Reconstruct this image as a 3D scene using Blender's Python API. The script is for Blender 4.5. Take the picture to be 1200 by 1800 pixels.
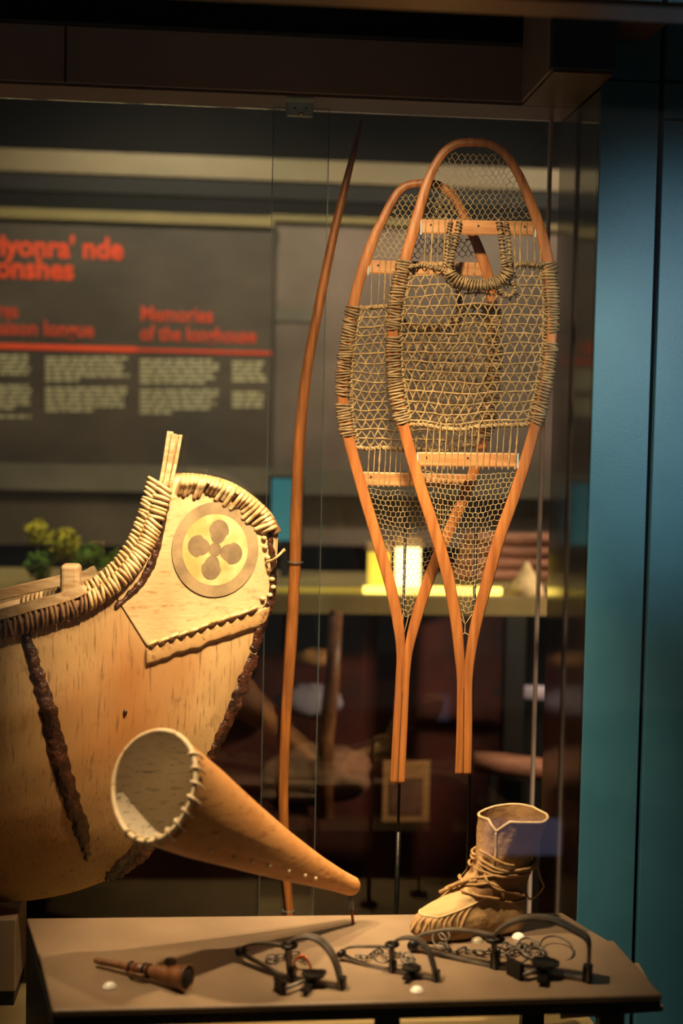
import bpy, bmesh, math, random
from mathutils import Vector, Matrix, noise

# ------------------------------------------------------------------ clear
for o in list(bpy.data.objects):
    bpy.data.objects.remove(o, do_unlink=True)
scene = bpy.context.scene
COL = scene.collection
random.seed(7)
R = math.radians

# ------------------------------------------------------------------ camera
F = 2500.0                      # focal length in pixels of the 1200x1800 frame (50 mm lens)
CAM = Vector((0, 0, 1.6))
CROT = Matrix.Rotation(R(90 - 2.9), 3, 'X') @ Matrix.Rotation(R(1.2), 3, 'Z')
cd = bpy.data.cameras.new('camera')
cd.sensor_fit = 'VERTICAL'
cd.sensor_height = 36.0
cd.sensor_width = 24.0
cd.lens = 50.0
cd.clip_start = 0.05
cd.dof.use_dof = True
cd.dof.focus_distance = 2.74
cd.dof.aperture_fstop = 1.7
cam = bpy.data.objects.new('camera', cd)
cam.matrix_world = Matrix.Translation(CAM) @ CROT.to_4x4()
COL.objects.link(cam)
scene.camera = cam

# ------------------------------------------------------------------ world, exposure
world = bpy.data.worlds.new('dim_hall')
world.use_nodes = True
world.node_tree.nodes['Background'].inputs[0].default_value = (0.8, 0.7, 0.62, 1)
world.node_tree.nodes['Background'].inputs[1].default_value = 0.03
scene.world = world
scene.view_settings.view_transform = 'Standard'
scene.view_settings.look = 'None'
scene.view_settings.gamma = 1.0
scene.view_settings.exposure = 1.3
scene.view_settings.use_curve_mapping = False

WARM = (1.0, 0.67, 0.38)
def spot(name, loc, target, watts, deg, blend=0.5, col=WARM, size=0.03):
    l = bpy.data.lights.new(name, 'SPOT')
    l.energy = watts; l.color = col; l.spot_size = R(deg); l.spot_blend = blend; l.shadow_soft_size = size
    o = bpy.data.objects.new(name, l)
    o.location = loc
    o.rotation_euler = (Vector(target) - Vector(loc)).to_track_quat('-Z', 'Y').to_euler()
    COL.objects.link(o)
    return o
spot('case_spot_canoe', (0.20, 2.14, 2.33), (-0.31, 2.70, 1.34), 90, 27, 1.0)
spot('case_spot_horn', (-0.70, 2.20, 2.33), (-0.16, 2.38, 0.82), 58, 36, 0.9)
spot('case_spot_horn_tip', (0.22, 2.28, 2.33), (-0.12, 2.44, 0.86), 66, 30, 0.9)
spot('case_spot_boot', (-0.40, 2.20, 2.33), (0.21, 2.42, 0.76), 52, 27, 1.0)
spot('case_spot_snowshoes', (0.14, 2.12, 2.33), (0.15, 2.76, 1.02), 74, 44, 1.0)
spot('case_spot_stave', (-0.22, 2.12, 2.33), (-0.13, 2.95, 1.00), 34, 50, 1.0)
spot('case_spot_fill', (0.04, 2.10, 2.33), (0.10, 2.80, 1.62), 23, 72, 0.9)
spot('front_fill_spot', (-1.25, 0.50, 2.50), (-0.28, 2.28, 1.02), 34, 15, 1.0, WARM, 0.05)  # unseen fill lamp, added from front left to brighten the horn mouth
spot('hall_spot_panel', (-0.5, 3.9, 3.2), (-0.6, 5.1, 1.75), 56, 90, 0.9, (1.0, 0.80, 0.58), 0.1)
spot('hall_spot_faded_panel', (0.9, 4.0, 3.2), (0.5, 5.2, 1.75), 50, 80, 0.9, (1.0, 0.78, 0.60), 0.1)
spot('hall_spot_model', (-0.9, 3.75, 2.7), (-0.75, 4.45, 1.2), 34, 50, 0.8, (1.0, 0.78, 0.40), 0.05)
spot('hall_spot_logs', (0.7, 3.8, 2.7), (0.55, 4.5, 1.2), 30, 50, 0.8, (1.0, 0.70, 0.42), 0.05)
spot('hall_spot_low', (1.55, 3.50, 1.45), (0.10, 4.35, 0.82), 48, 44, 0.8, (1.0, 0.66, 0.44), 0.05)
spot('blue_wall_spot', (1.12, 1.20, 1.98), (0.72, 2.74, 1.74), 28, 35, 1.0, (0.80, 0.93, 1.0), 0.06)

# ------------------------------------------------------------------ pixel helpers (1200x1800 frame -> point in the room)
YAW = R(5.2)
EX = Vector((math.cos(YAW), math.sin(YAW), 0))     # along the case front
EY = Vector((-math.sin(YAW), math.cos(YAW), 0))    # into the case
EZ = Vector((0, 0, 1))
def ray(px, py):
    return (CROT @ Vector(((px - 600) / F, -(py - 900) / F, -1))).normalized()
def plane(px, py, p0, n):
    d = ray(px, py)
    t = (Vector(p0) - CAM).dot(n) / d.dot(n)
    return CAM + d * t
def on_y(px, py, Y): return plane(px, py, (0, Y, 0), Vector((0, 1, 0)))
def on_z(px, py, Z): return plane(px, py, (0, 0, Z), EZ)
def on_case(px, py, D): return plane(px, py, CAM + EY * D, EY)
def cc(x, d, z): return EX * x + EY * d + EZ * z      # case coordinates -> world
def cx(p): return p.dot(EX)
def lerp(a, b, t): return a + (b - a) * t
def interp(tab, x):
    if x <= tab[0][0]: return tab[0][1]
    for (a, va), (b, vb) in zip(tab, tab[1:]):
        if x <= b: return va + (vb - va) * (x - a) / (b - a)
    return tab[-1][1]
def smooth_tab(tab, n=160):
    xs = [t[0] for t in tab]; pts = catmull([Vector((t[0], t[1], 0)) for t in tab], 14)
    return [(p.x, p.y) for p in pts]
def catmull(pts, n=8, closed=False):
    P = [Vector(p) for p in pts]; m = len(P); out = []
    rng = range(m) if closed else range(m - 1)
    for i in rng:
        if closed: p0, p1, p2, p3 = P[(i-1) % m], P[i], P[(i+1) % m], P[(i+2) % m]
        else: p0, p1, p2, p3 = P[max(i-1, 0)], P[i], P[i+1], P[min(i+2, m-1)]
        for k in range(n):
            t = k / n
            out.append(0.5 * ((2*p1) + (p2-p0)*t + (2*p0-5*p1+4*p2-p3)*t*t + (-p0+3*p1-3*p2+p3)*t**3))
    if not closed: out.append(P[-1].copy())
    return out

# ------------------------------------------------------------------ mesh helpers
class MB:
    def __init__(s): s.v = []; s.f = []
    def add(s, v, f):
        b = len(s.v); s.v += [Vector(p) for p in v]; s.f += [tuple(i + b for i in q) for q in f]
        return s
    def tube(s, pts, r, sides=6, closed=False, caps=True, sec=None, normal=None):
        """sweep; r a number or a list; sec = list of (a,b) offsets; normal fixes the b axis"""
        P = [Vector(p) for p in pts]; n = len(P)
        rad = r if isinstance(r, (list, tuple)) else [r] * n
        if sec is None: sec = [(math.cos(2*math.pi*k/sides), math.sin(2*math.pi*k/sides)) for k in range(sides)]
        m = len(sec); V = []; up = None
        for i in range(n):
            if closed: T = P[(i+1) % n] - P[i-1]
            else: T = P[min(i+1, n-1)] - P[max(i-1, 0)]
            if T.length < 1e-9: T = Vector((0, 0, 1))
            T.normalize()
            if normal is not None:
                N = Vector(normal[i] if isinstance(normal, list) else normal); A = T.cross(N)
                if A.length < 1e-6: A = T.orthogonal()
                A.normalize(); B = A.cross(T).normalized()
                if B.dot(N) < 0: B = -B
            else:
                if up is None: up = T.orthogonal().normalized()
                up = (up - T * up.dot(T))
                if up.length < 1e-6: up = T.orthogonal()
                up.normalize(); A = up; B = T.cross(A)
            for a, b in sec:
                V.append(P[i] + (A * a + B * b) * rad[i])
        Fc = []
        for i in range(n if closed else n - 1):
            j = (i + 1) % n
            for k in range(m):
                l = (k + 1) % m
                Fc.append((i*m+k, i*m+l, j*m+l, j*m+k))
        if caps and not closed:
            Fc.append(tuple(reversed(range(m)))); Fc.append(tuple((n-1)*m+k for k in range(m)))
        return s.add(V, Fc)
    def grid(s, rows, closed=False):
        n = len(rows[0]); V = [p for r in rows for p in r]; Fc = []
        for i in range(len(rows) - 1):
            for k in range(n if closed else n - 1):
                l = (k + 1) % n
                Fc.append((i*n+k, i*n+l, (i+1)*n+l, (i+1)*n+k))
        return s.add(V, Fc)
    def hexa(s, c):
        return s.add(c, [(0,3,2,1),(4,5,6,7),(0,1,5,4),(1,2,6,5),(2,3,7,6),(3,0,4,7)])
    def box(s, x0, x1, d0, d1, z0, z1):      # case-aligned box
        return s.hexa([cc(x0,d0,z0),cc(x1,d0,z0),cc(x1,d1,z0),cc(x0,d1,z0),cc(x0,d0,z1),cc(x1,d0,z1),cc(x1,d1,z1),cc(x0,d1,z1)])
    def ball(s, c, r, n=8, m=12, squash=(1,1,1), half=False):
        rows = []
        for i in range(n + 1):
            a = math.pi * (0.5 if half else 1.0) * i / n
            rows.append([Vector(c) + Vector((r*squash[0]*math.sin(a)*math.cos(2*math.pi*k/m), r*squash[1]*math.sin(a)*math.sin(2*math.pi*k/m), r*squash[2]*math.cos(a))) for k in range(m)])
        return s.grid(rows, True)
    def build(s, name, mat, parent=None, smooth=False, bevel=0, segs=2):
        off = parent_origin(parent)
        me = bpy.data.meshes.new(name)
        me.from_pydata([tuple(p - off) for p in s.v], [], s.f)
        if smooth:
            for p in me.polygons: p.use_smooth = True
        me.validate()
        bm = bmesh.new(); bm.from_mesh(me); bmesh.ops.recalc_face_normals(bm, faces=bm.faces); bm.to_mesh(me); bm.free()
        me.materials.append(mat)
        o = bpy.data.objects.new(name, me); COL.objects.link(o)
        if parent is not None: o.parent = parent
        if bevel:
            b = o.modifiers.new('bevel', 'BEVEL'); b.width = bevel; b.segments = segs; b.limit_method = 'ANGLE'; b.harden_normals = False
        return o
def parent_origin(p):
    v = Vector((0, 0, 0))
    while p is not None:
        v = v + p.location; p = p.parent
    return v
def tag(o, label=None, cat=None, group=None, kind=None):
    if label: o['label'] = label
    if cat: o['category'] = cat
    if group: o['group'] = group
    if kind: o['kind'] = kind
    return o
def thing(name, loc, label, cat, group=None):
    o = bpy.data.objects.new(name, None); o.location = loc; o.empty_display_size = 0.05
    COL.objects.link(o)
    return tag(o, label, cat, group)
def loop_ring(c, A, B, r, tube_r, mb, n=10, sides=5, tilt=None):
    """closed tube: centre c, half axes A, B"""
    pts = [c + A * math.cos(2*math.pi*k/n) + B * math.sin(2*math.pi*k/n) + (tilt * math.cos(2*math.pi*k/n) if tilt is not None else Vector()) for k in range(n)]
    mb.tube(pts, tube_r, sides, closed=True)

# ------------------------------------------------------------------ materials
def lin(h):
    h = h.lstrip('#'); c = [int(h[i:i+2], 16) / 255 for i in (0, 2, 4)]
    return tuple((x / 12.92 if x <= 0.04045 else ((x + 0.055) / 1.055) ** 2.4) for x in c) + (1,)
def newmat(name):
    m = bpy.data.materials.new(name); m.use_nodes = True
    nt = m.node_tree; return m, nt, nt.nodes['Principled BSDF']
def coords(nt, scale):
    tc = nt.nodes.new('ShaderNodeTexCoord'); mp = nt.nodes.new('ShaderNodeMapping')
    mp.inputs['Scale'].default_value = scale
    nt.links.new(tc.outputs['Object'], mp.inputs['Vector'])
    return mp.outputs['Vector']
def nz(nt, vec, scale, detail=4, rough=0.55):
    n = nt.nodes.new('ShaderNodeTexNoise'); n.inputs['Scale'].default_value = scale
    n.inputs['Detail'].default_value = detail; n.inputs['Roughness'].default_value = rough
    nt.links.new(vec, n.inputs['Vector']); return n.outputs['Fac']
def ramp(nt, fac, stops):
    r = nt.nodes.new('ShaderNodeValToRGB'); el = r.color_ramp.elements
    while len(el) < len(stops): el.new(0.5)
    for e, (p, c) in zip(el, stops): e.position = p; e.color = lin(c) if isinstance(c, str) else c
    nt.links.new(fac, r.inputs['Fac']); return r.outputs['Color']
def mixc(nt, fac, a, b, mode='MIX'):
    m = nt.nodes.new('ShaderNodeMix'); m.data_type = 'RGBA'; m.blend_type = mode
    if isinstance(fac, (int, float)): m.inputs[0].default_value = fac
    else: nt.links.new(fac, m.inputs[0])
    for k, x in ((6, a), (7, b)):
        if isinstance(x, str): m.inputs[k].default_value = lin(x)
        else: nt.links.new(x, m.inputs[k])
    return m.outputs[2]
def bump(nt, bs, h, strength, dist=0.002):
    b = nt.nodes.new('ShaderNodeBump'); b.inputs['Strength'].default_value = strength; b.inputs['Distance'].default_value = dist
    nt.links.new(h, b.inputs['Height']); nt.links.new(b.outputs['Normal'], bs.inputs['Normal'])
def pmat(name, c1, c2, scale=(1, 1, 1), ns=20, rough=0.6, bstr=0.3, bscale=60, metal=0.0, spec=0.5, lo=0.35, hi=0.65, bd=0.002):
    m, nt, bs = newmat(name)
    v = coords(nt, scale)
    nt.links.new(ramp(nt, nz(nt, v, ns), [(lo, c1), (hi, c2)]), bs.inputs['Base Color'])
    bs.inputs['Roughness'].default_value = rough; bs.inputs['Metallic'].default_value = metal
    bs.inputs['Specular IOR Level'].default_value = spec
    if bstr: bump(nt, bs, nz(nt, v, bscale), bstr, bd)
    return m
def emit(name, col, s):
    m, nt, bs = newmat(name)
    bs.inputs['Base Color'].default_value = lin(col); bs.inputs['Emission Color'].default_value = lin(col); bs.inputs['Emission Strength'].default_value = s
    return m
def glass(name, tint=(0.96, 0.98, 0.97, 1), ior=1.5, rough=0.0, boost=1.0):
    m, nt, bs = newmat(name)
    nt.nodes.remove(bs); out = nt.nodes['Material Output']
    tr = nt.nodes.new('ShaderNodeBsdfTransparent'); tr.inputs[0].default_value = tint
    gl = nt.nodes.new('ShaderNodeBsdfGlossy'); gl.inputs['Roughness'].default_value = rough
    fr = nt.nodes.new('ShaderNodeFresnel'); fr.inputs['IOR'].default_value = ior
    mx = nt.nodes.new('ShaderNodeMixShader')
    nt.links.new(fr.outputs[0], mx.inputs[0]); nt.links.new(tr.outputs[0], mx.inputs[1]); nt.links.new(gl.outputs[0], mx.inputs[2])
    nt.links.new(mx.outputs[0], out.inputs['Surface'])
    return m

M = {}
M['wood'] = pmat('honey_ash_wood', '#8a5026', '#b9794090'[:7], (30, 30, 2.2), 3, 0.42, 0.25, 10, lo=0.3, hi=0.7)
M['bar'] = pmat('pale_ash_wood', '#a8713f', '#c6905c', (3, 30, 30), 3, 0.5, 0.25, 10)
M['stave'] = pmat('stave_wood', '#7a4a22', '#a8692f', (40, 40, 3), 3, 0.45, 0.25, 9)
M['babiche'] = pmat('rawhide_cord', '#87714c', '#b79d6e', (1, 1, 1), 60, 0.65, 0.3, 300)
M['babiche_dark'] = pmat('aged_rawhide_wrap', '#77654a', '#b39b72', (1, 1, 1), 55, 0.65, 0.4, 260)
M['net'] = pmat('fine_hide_net', '#98845c', '#bca67a', (1, 1, 1), 60, 0.7, 0.0)
M['root'] = pmat('split_root', '#b08a58', '#dcc193', (1, 1, 1), 40, 0.55, 0.4, 200)
M['root_dark'] = pmat('weathered_root', '#6b4a2c', '#96714a', (1, 1, 1), 40, 0.6, 0.4, 200)
M['cedar'] = pmat('pale_cedar', '#b58f62', '#dcc29a', (4, 30, 30), 3, 0.55, 0.3, 12)
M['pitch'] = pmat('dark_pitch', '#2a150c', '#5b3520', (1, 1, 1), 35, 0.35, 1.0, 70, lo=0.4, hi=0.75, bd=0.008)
M['steel'] = pmat('dark_steel', '#4c4640', '#7d756c', (1, 1, 1), 30, 0.42, 0.3, 120, metal=0.5)
M['black_steel'] = pmat('blackened_iron', '#0c0b0a', '#1d1a18', (1, 1, 1), 30, 0.4, 0.3, 120, metal=0.3)
M['copper'] = pmat('copper_wire', '#b5622f', '#d98850', (1, 1, 1), 60, 0.3, 0.1, 100, metal=0.9)
M['plinth'] = pmat('taupe_laminate', '#7e6a56', '#8a755f', (1, 1, 1), 8, 0.36, 0.08, 500)
M['plinth_dark'] = pmat('black_laminate', '#0b0a09', '#120f0e', (1, 1, 1), 8, 0.5, 0.05, 300)
M['deck'] = pmat('olive_deck_board', '#776644', '#8a7850', (1, 1, 1), 4, 0.6, 0.1, 60)
M['beam'] = pmat('dark_brown_metal', '#a89c9c', '#b6aaaa', (1, 1, 1), 4, 0.35, 0.04, 300, lo=0.3, hi=0.7)
M['beam_brown'] = pmat('bronze_trim', '#5a3e28', '#6e4d32', (1, 1, 1), 4, 0.35, 0.04, 300)
M['ceiling'] = pmat('black_ceiling', '#100c0b', '#191312', (1, 1, 1), 4, 0.7, 0.1, 60)
M['floor'] = pmat('dark_carpet', '#1c1512', '#2a201a', (1, 1, 1), 60, 0.9, 0.3, 300)
M['blue'] = pmat('teal_painted_panel', '#38708c', '#447e9a', (1, 1, 1.0), 5, 0.42, 0.12, 240, lo=0.3, hi=0.7)
M['blue_dark'] = pmat('dark_slate_metal', '#2c4652', '#36525e', (1, 1, 1), 5, 0.4, 0.05, 240)
M['gap'] = pmat('brown_joint', '#2a1a12', '#3a2418', (1, 1, 1), 5, 0.6, 0.0)
M['zinc'] = pmat('zinc_plate', '#a8c4ce', '#c0d8e0', (1, 1, 1), 40, 0.4, 0.05, 300, metal=0.15)
M['chrome'] = pmat('bright_screw', '#b8a890', '#d8ccb8', (1, 1, 1), 40, 0.2, 0.0, metal=1.0)
M['glass'] = glass('case_glass', (0.93, 0.96, 0.94, 1))
M['acrylic'] = glass('clear_acrylic', (0.97, 0.985, 0.98, 1), 1.49)
M['acrylic_edge'] = pmat('frosted_acrylic_edge', '#4a585a', '#566466', (1, 1, 1), 20, 0.3, 0.0)
M['dome'] = pmat('milky_dome', '#efe9dc', '#fffaf0', (1, 1, 1), 20, 0.18, 0.0)
M['dome_clear'] = pmat('cloudy_dome', '#8f8770', '#a39a82', (1, 1, 1), 20, 0.15, 0.0)
m, nt, bs = newmat('dark_polished_side')
bs.inputs['Base Color'].default_value = lin('#17120f'); bs.inputs['Roughness'].default_value = 0.09
bs.inputs['Specular IOR Level'].default_value = 0.8
M['polished'] = m
def bark(name, base, lite, dark, crack_scale, orange=None):
    m, nt, bs = newmat(name)
    v = coords(nt, (1, 1, 1)); vs = coords(nt, crack_scale)
    c = ramp(nt, nz(nt, v, 5, 5), [(0.3, base), (0.68, lite)])
    if orange: c = mixc(nt, ramp(nt, nz(nt, v, 2.6, 2), [(0.42, (0,0,0,1)), (0.62, (1,1,1,1))]), c, orange)
    cr = ramp(nt, nz(nt, vs, 3, 3, 0.6), [(0.56, (0, 0, 0, 1)), (0.72, (.8, .8, .8, 1))])
    c = mixc(nt, cr, c, dark)
    sp = ramp(nt, nz(nt, v, 22, 6, 0.7), [(0.58, (0, 0, 0, 1)), (0.78, (0.7, 0.7, 0.7, 1))])
    c = mixc(nt, sp, c, dark)
    nt.links.new(c, bs.inputs['Base Color']); bs.inputs['Roughness'].default_value = 0.6
    bump(nt, bs, nz(nt, vs, 5, 4), 0.35, 0.002)
    return m
M['hull'] = bark('birch_bark_hull', '#9c7a4c', '#c8a876', '#5f4224', (60, 60, 3.0), '#a06a36')
M['bow_bark'] = bark('pale_birch_bark', '#b39266', '#d6bb8e', '#8d6c44', (9, 9, 30))
M['seam_bark'] = bark('tan_bark_strip', '#a07a4d', '#b9935f', '#5d4026', (20, 20, 20))
M['horn'] = bark('amber_birch_bark', '#b67a42', '#cf9a5e', '#8f5a2c', (8, 8, 30))
M['horn_in'] = bark('white_inner_bark', '#c9b698', '#e6dbc6', '#54473a', (14, 14, 60))
M['rim_bark'] = bark('pale_rim_bark', '#d2b48a', '#ead6b0', '#9a7648', (30, 30, 30))
M['paint_ring'] = pmat('faded_umber_paint', '#7d6a4e', '#a08a66', (1, 1, 1), 22, 0.7, 0.2, 100)
M['paint_disc'] = pmat('ochre_bark', '#bd985a', '#d8bc86', (1, 1, 1), 25, 0.65, 0.2, 100)
M['paint_petal'] = pmat('grey_umber_paint', '#6e5d45', '#877355', (1, 1, 1), 30, 0.7, 0.2, 100)
M['hide'] = pmat('smoked_hide', '#8f7048', '#b08c60', (1, 1, 1), 26, 0.85, 0.8, 60, lo=0.3, hi=0.7, bd=0.004)
M['hide_lt'] = pmat('pale_hide_vamp', '#ad8c5c', '#c9a878', (1, 1, 1), 22, 0.85, 0.8, 50, lo=0.3, hi=0.7, bd=0.004)
M['hide_dk'] = pmat('dark_hide_cuff', '#6f5231', '#94714a', (1, 1, 1), 22, 0.9, 0.8, 50, lo=0.3, hi=0.7, bd=0.004)
M['hide_edge'] = pmat('raw_hide_edge', '#b89c72', '#d8be94', (1, 1, 1), 40, 0.8, 0.4, 120)
M['thong'] = pmat('hide_thong', '#8f6f45', '#b08c5c', (1, 1, 1), 40, 0.75, 0.4, 150)
M['call_wood'] = pmat('dark_carved_wood', '#5c381f', '#8a5a36', (20, 6, 6), 4, 0.4, 0.3, 20)
M['near_black'] = pmat('dark_bore', '#0e0806', '#1a100b', (1, 1, 1), 20, 0.7, 0.0)  # near-black for holes, joints and bindings

# ------------------------------------------------------------------ the case and the hall
ZDECK = 0.50
def struct(o, label=None):
    o['kind'] = 'structure'
    if label: o['label'] = label
    return o
struct(MB().box(-6, 6, -4.5, 8, -0.05, 0).build('floor', M['floor']))
struct(MB().box(-6, 6, -4.5, 8, 3.6, 3.65).build('ceiling', M['ceiling']))
struct(MB().box(-6, 6, 5.60, 5.75, 0, 3.6).build('wall_back', M['ceiling']))

# side wall of the case and the blue panelled wall on the right
DF, DR = 2.75, 3.06
xs = cx(on_case(1047, 500, DF))
ztop = on_case(1047, 140, DF).z
sw = struct(MB().box(xs, xs + 0.03, DF + 0.004, DR + 0.02, 0, ztop).build('wall_side', M['polished']), 'dark polished inner side wall of the display case')
struct(MB().box(xs, xs + 0.03, DF + 0.004, DR + 0.02, ztop + 0.004, 2.75).build('trim_1', M['polished']), 'upper strip of the dark case side wall')
x1 = cx(on_case(1148, 500, DF)); x2 = cx(on_case(1156, 500, DF)); x3 = x2 + 0.5
z2 = on_case(1180, 213, DF).z
wr = struct(MB().box(xs + 0.002, x3, DF + 0.02, DF + 0.06, 0, 2.9).build('wall_right', M['gap']), 'brown backing of the blue panelled wall')
MB().box(xs, x1, DF, DF + 0.02, 0.02, ztop).build('panel', M['blue'], wr, bevel=0.0015)
MB().box(xs, x1, DF, DF + 0.02, ztop + 0.003, 2.85).build('panel', M['blue'], wr, bevel=0.0015)
MB().box(x2, x3, DF - 0.004, DF + 0.02, 0.02, z2).build('panel', M['blue'], wr, bevel=0.0015)
MB().box(x2, x3, DF - 0.004, DF + 0.02, z2 + 0.005, ztop).build('panel', M['blue'], wr, bevel=0.0015)
MB().box(x2, x3, DF - 0.004, DF + 0.02, ztop + 0.005, 2.85).build('panel', M['blue'], wr, bevel=0.0015)

# top frame of the case
DB0, DB1 = 2.93, 3.06
zb = on_case(915, 180, DB0).z; zt = on_case(915, 82, DB0).z
xl, xr = -2.2, xs - 0.002
tb = struct(MB().box(xl, xr, DB0, DB1, zb, zt).build('trim_2', M['beam'], bevel=0.002), 'dark brown rear beam over the display case')
MB().box(xl, xr, DB0 + 0.003, DB1 + 0.004, zb - 0.006, zb - 0.0005).build('soffit', M['beam_brown'], tb)
xi = cx(on_case(915, 180, DB0))
struct(MB().box(xi, xr, 2.682, DB0 - 0.002, zb, zt + 0.10).build('trim_3', M['beam'], bevel=0.002), 'dark beam running forward along the case side')
struct(MB().box(xi + 0.004, xr - 0.001, 2.66, DB0 + 0.0, zb - 0.006, zb - 0.0005).build('trim_4', M['beam_brown']), 'bronze soffit strip of the side beam')
struct(MB().box(xl, xr, DB0 + 0.05, DB1 + 0.0, zt + 0.002, zt + 0.5).build('trim_5', M['ceiling']), 'black upper fascia above the rear beam')
# glass-edge line above the beam and the seam in the beam
MB().box(xl, xi, DB0 - 0.006, DB0 + 0.0, zt + 0.001, zt + 0.006).build('glass_edge', M['acrylic_edge'], tb)
xsm = cx(on_case(115, 100, DB0))
MB().box(xsm - 0.002, xsm + 0.002, DB0 - 0.0015, DB0 + 0.001, zb + 0.001, zt - 0.001).build('joint', M['near_black'], tb)
# hanging box in front of the pillar and the front header
bx0, bx1 = xi, xs - 0.001
bz = zb
tb6 = struct(MB().box(bx0, bx1, 2.655, 2.68, bz, bz + 0.3).build('trim_6', M['blue_dark'], bevel=0.002), 'dark slate box at the top corner of the case')
MB().box(bx1 + 0.001, bx1 + 0.09, 2.50, 2.746, bz + 0.085, bz + 0.1).build('soffit', M['beam_brown'], tb6)
MB().box(bx0 - 0.0005, bx1 + 0.0005, 2.6535, 2.655, bz + 0.002, bz + 0.02).build('lip', M['blue_dark'], tb6)
hz = on_case(600, 12, 2.05).z
struct(MB().box(-2.2, 2.2, 1.98, 2.05, hz, hz + 0.25).build('trim_7', M['beam_brown']), 'bronze front header of the case')

# glass panes
zg = zb - 0.007
struct(MB().box(xl, xs - 0.03, DB1 - 0.010, DB1 - 0.002, ZDECK + 0.0, zg).build('window_1', M['glass']), 'rear glass pane of the display case')
struct(MB().box(-1.4, 1.1, 1.94, 1.948, 0.3, hz).build('window_2', M['glass']), 'front glass pane of the display case')
ge = cx(on_case(956, 700, DB1 - 0.03))
struct(MB().box(ge - 0.003, ge + 0.004, DB1 - 0.030, DB1 - 0.012, ZDECK, zg).build('trim_8', M['beam'], bevel=0.002), 'narrow dark glazing post at the case corner')

# deck of the case
struct(MB().box(xl, xs - 0.002, 2.0, DB1 + 0.0, ZDECK - 0.04, ZDECK).build('trim_9', M['deck']), 'olive floor board of the display case')
struct(MB().box(xl, xs - 0.002, 2.02, DB1 - 0.02, 0, ZDECK - 0.041).build('trim_10', M['plinth_dark']), 'black base of the display case')

# ------------------------------------------------------------------ table (two-level plinth top)
ZT = 0.73
tA, tB = on_z(47, 1614, ZT), on_z(988, 1604, ZT)       # back corners
tC, tD = on_z(68, 1680, ZT), on_z(1078, 1659, ZT)      # crease
ZF = 0.722
tE, tG = on_z(92, 1776, ZF), on_z(1164, 1748, ZF)      # front corners
def slab(c, th):   # c: four top corners, anticlockwise
    return [p - EZ * th for p in c] + list(c)
table = thing('display_table', ((tA + tG) / 2 - EZ * ((tA + tG) / 2).z + EZ * ZDECK), 'taupe low display table with black sides carrying boot and steel traps', 'table')
MB().hexa(slab([tC, tD, tB, tA], 0.012)).build('rear_board', M['plinth'], table, bevel=0.0025)
up = EZ * 0.007
MB().hexa(slab([tE, tG, tD + up, tC + up], 0.012)).build('front_board', M['plinth'], table, bevel=0.0035)
def inset(c, k):
    m_ = sum(c, Vector()) / len(c)
    return [p + (m_ - p).normalized() * k for p in c]
q = inset([tE - EZ*0.006, tG - EZ*0.006, tB - EZ*0.012, tA - EZ*0.012], 0.002)
MB().hexa([p - EZ * 0.022 for p in q] + [p - EZ * 0.0065 for p in q]).build('apron', M['plinth_dark'], table)
for u, v in ((0.03, 0.1), (0.55, 0.1), (0.93, 0.1), (0.03, 0.9), (0.93, 0.9)):
    p = lerp(lerp(tE, tG, u), lerp(tA, tB, u), v)
    s_ = 0.02
    MB().hexa([Vector((p.x + a*s_, p.y + b*s_, ZDECK)) for a, b in ((-1,-1),(1,-1),(1,1),(-1,1))] + [Vector((p.x + a*s_, p.y + b*s_, ZF - 0.03)) for a, b in ((-1,-1),(1,-1),(1,1),(-1,1))]).build('leg', M['plinth_dark'], table)
# black side panel under the left end
sp0, sp1 = tA - EZ*0.02, tE - EZ*0.02
dd = Vector((0.012, 0.004, 0))
MB().hexa([Vector((sp1.x,sp1.y,ZDECK)), Vector((sp1.x,sp1.y,ZDECK))+dd, Vector((sp0.x,sp0.y,ZDECK))+dd, Vector((sp0.x,sp0.y,ZDECK)), sp1, sp1+dd, sp0+dd, sp0]).build('side_panel', M['plinth_dark'], table)
# lower shelf seen at the right below the top
sA, sB = on_z(985, 1782, 0.66), on_z(1166, 1768, 0.66)
MB().hexa(slab([sA, sB, sB + Vector((0, 0.2, 0)), sA + Vector((0, 0.2, 0))], 0.01)).build('shelf', M['plinth'], table, bevel=0.002)
FN = (tG - tE).cross(tC + up - tE).normalized()
def on_front(px, py): return plane(px, py, tE, FN)
def on_table(px, py):
    p = on_z(px, py, ZT)
    q_ = on_front(px, py)
    k = (q_ - tC).dot(Vector((-(tD - tC).y, (tD - tC).x, 0)))
    return q_ if k < 0 else p

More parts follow.
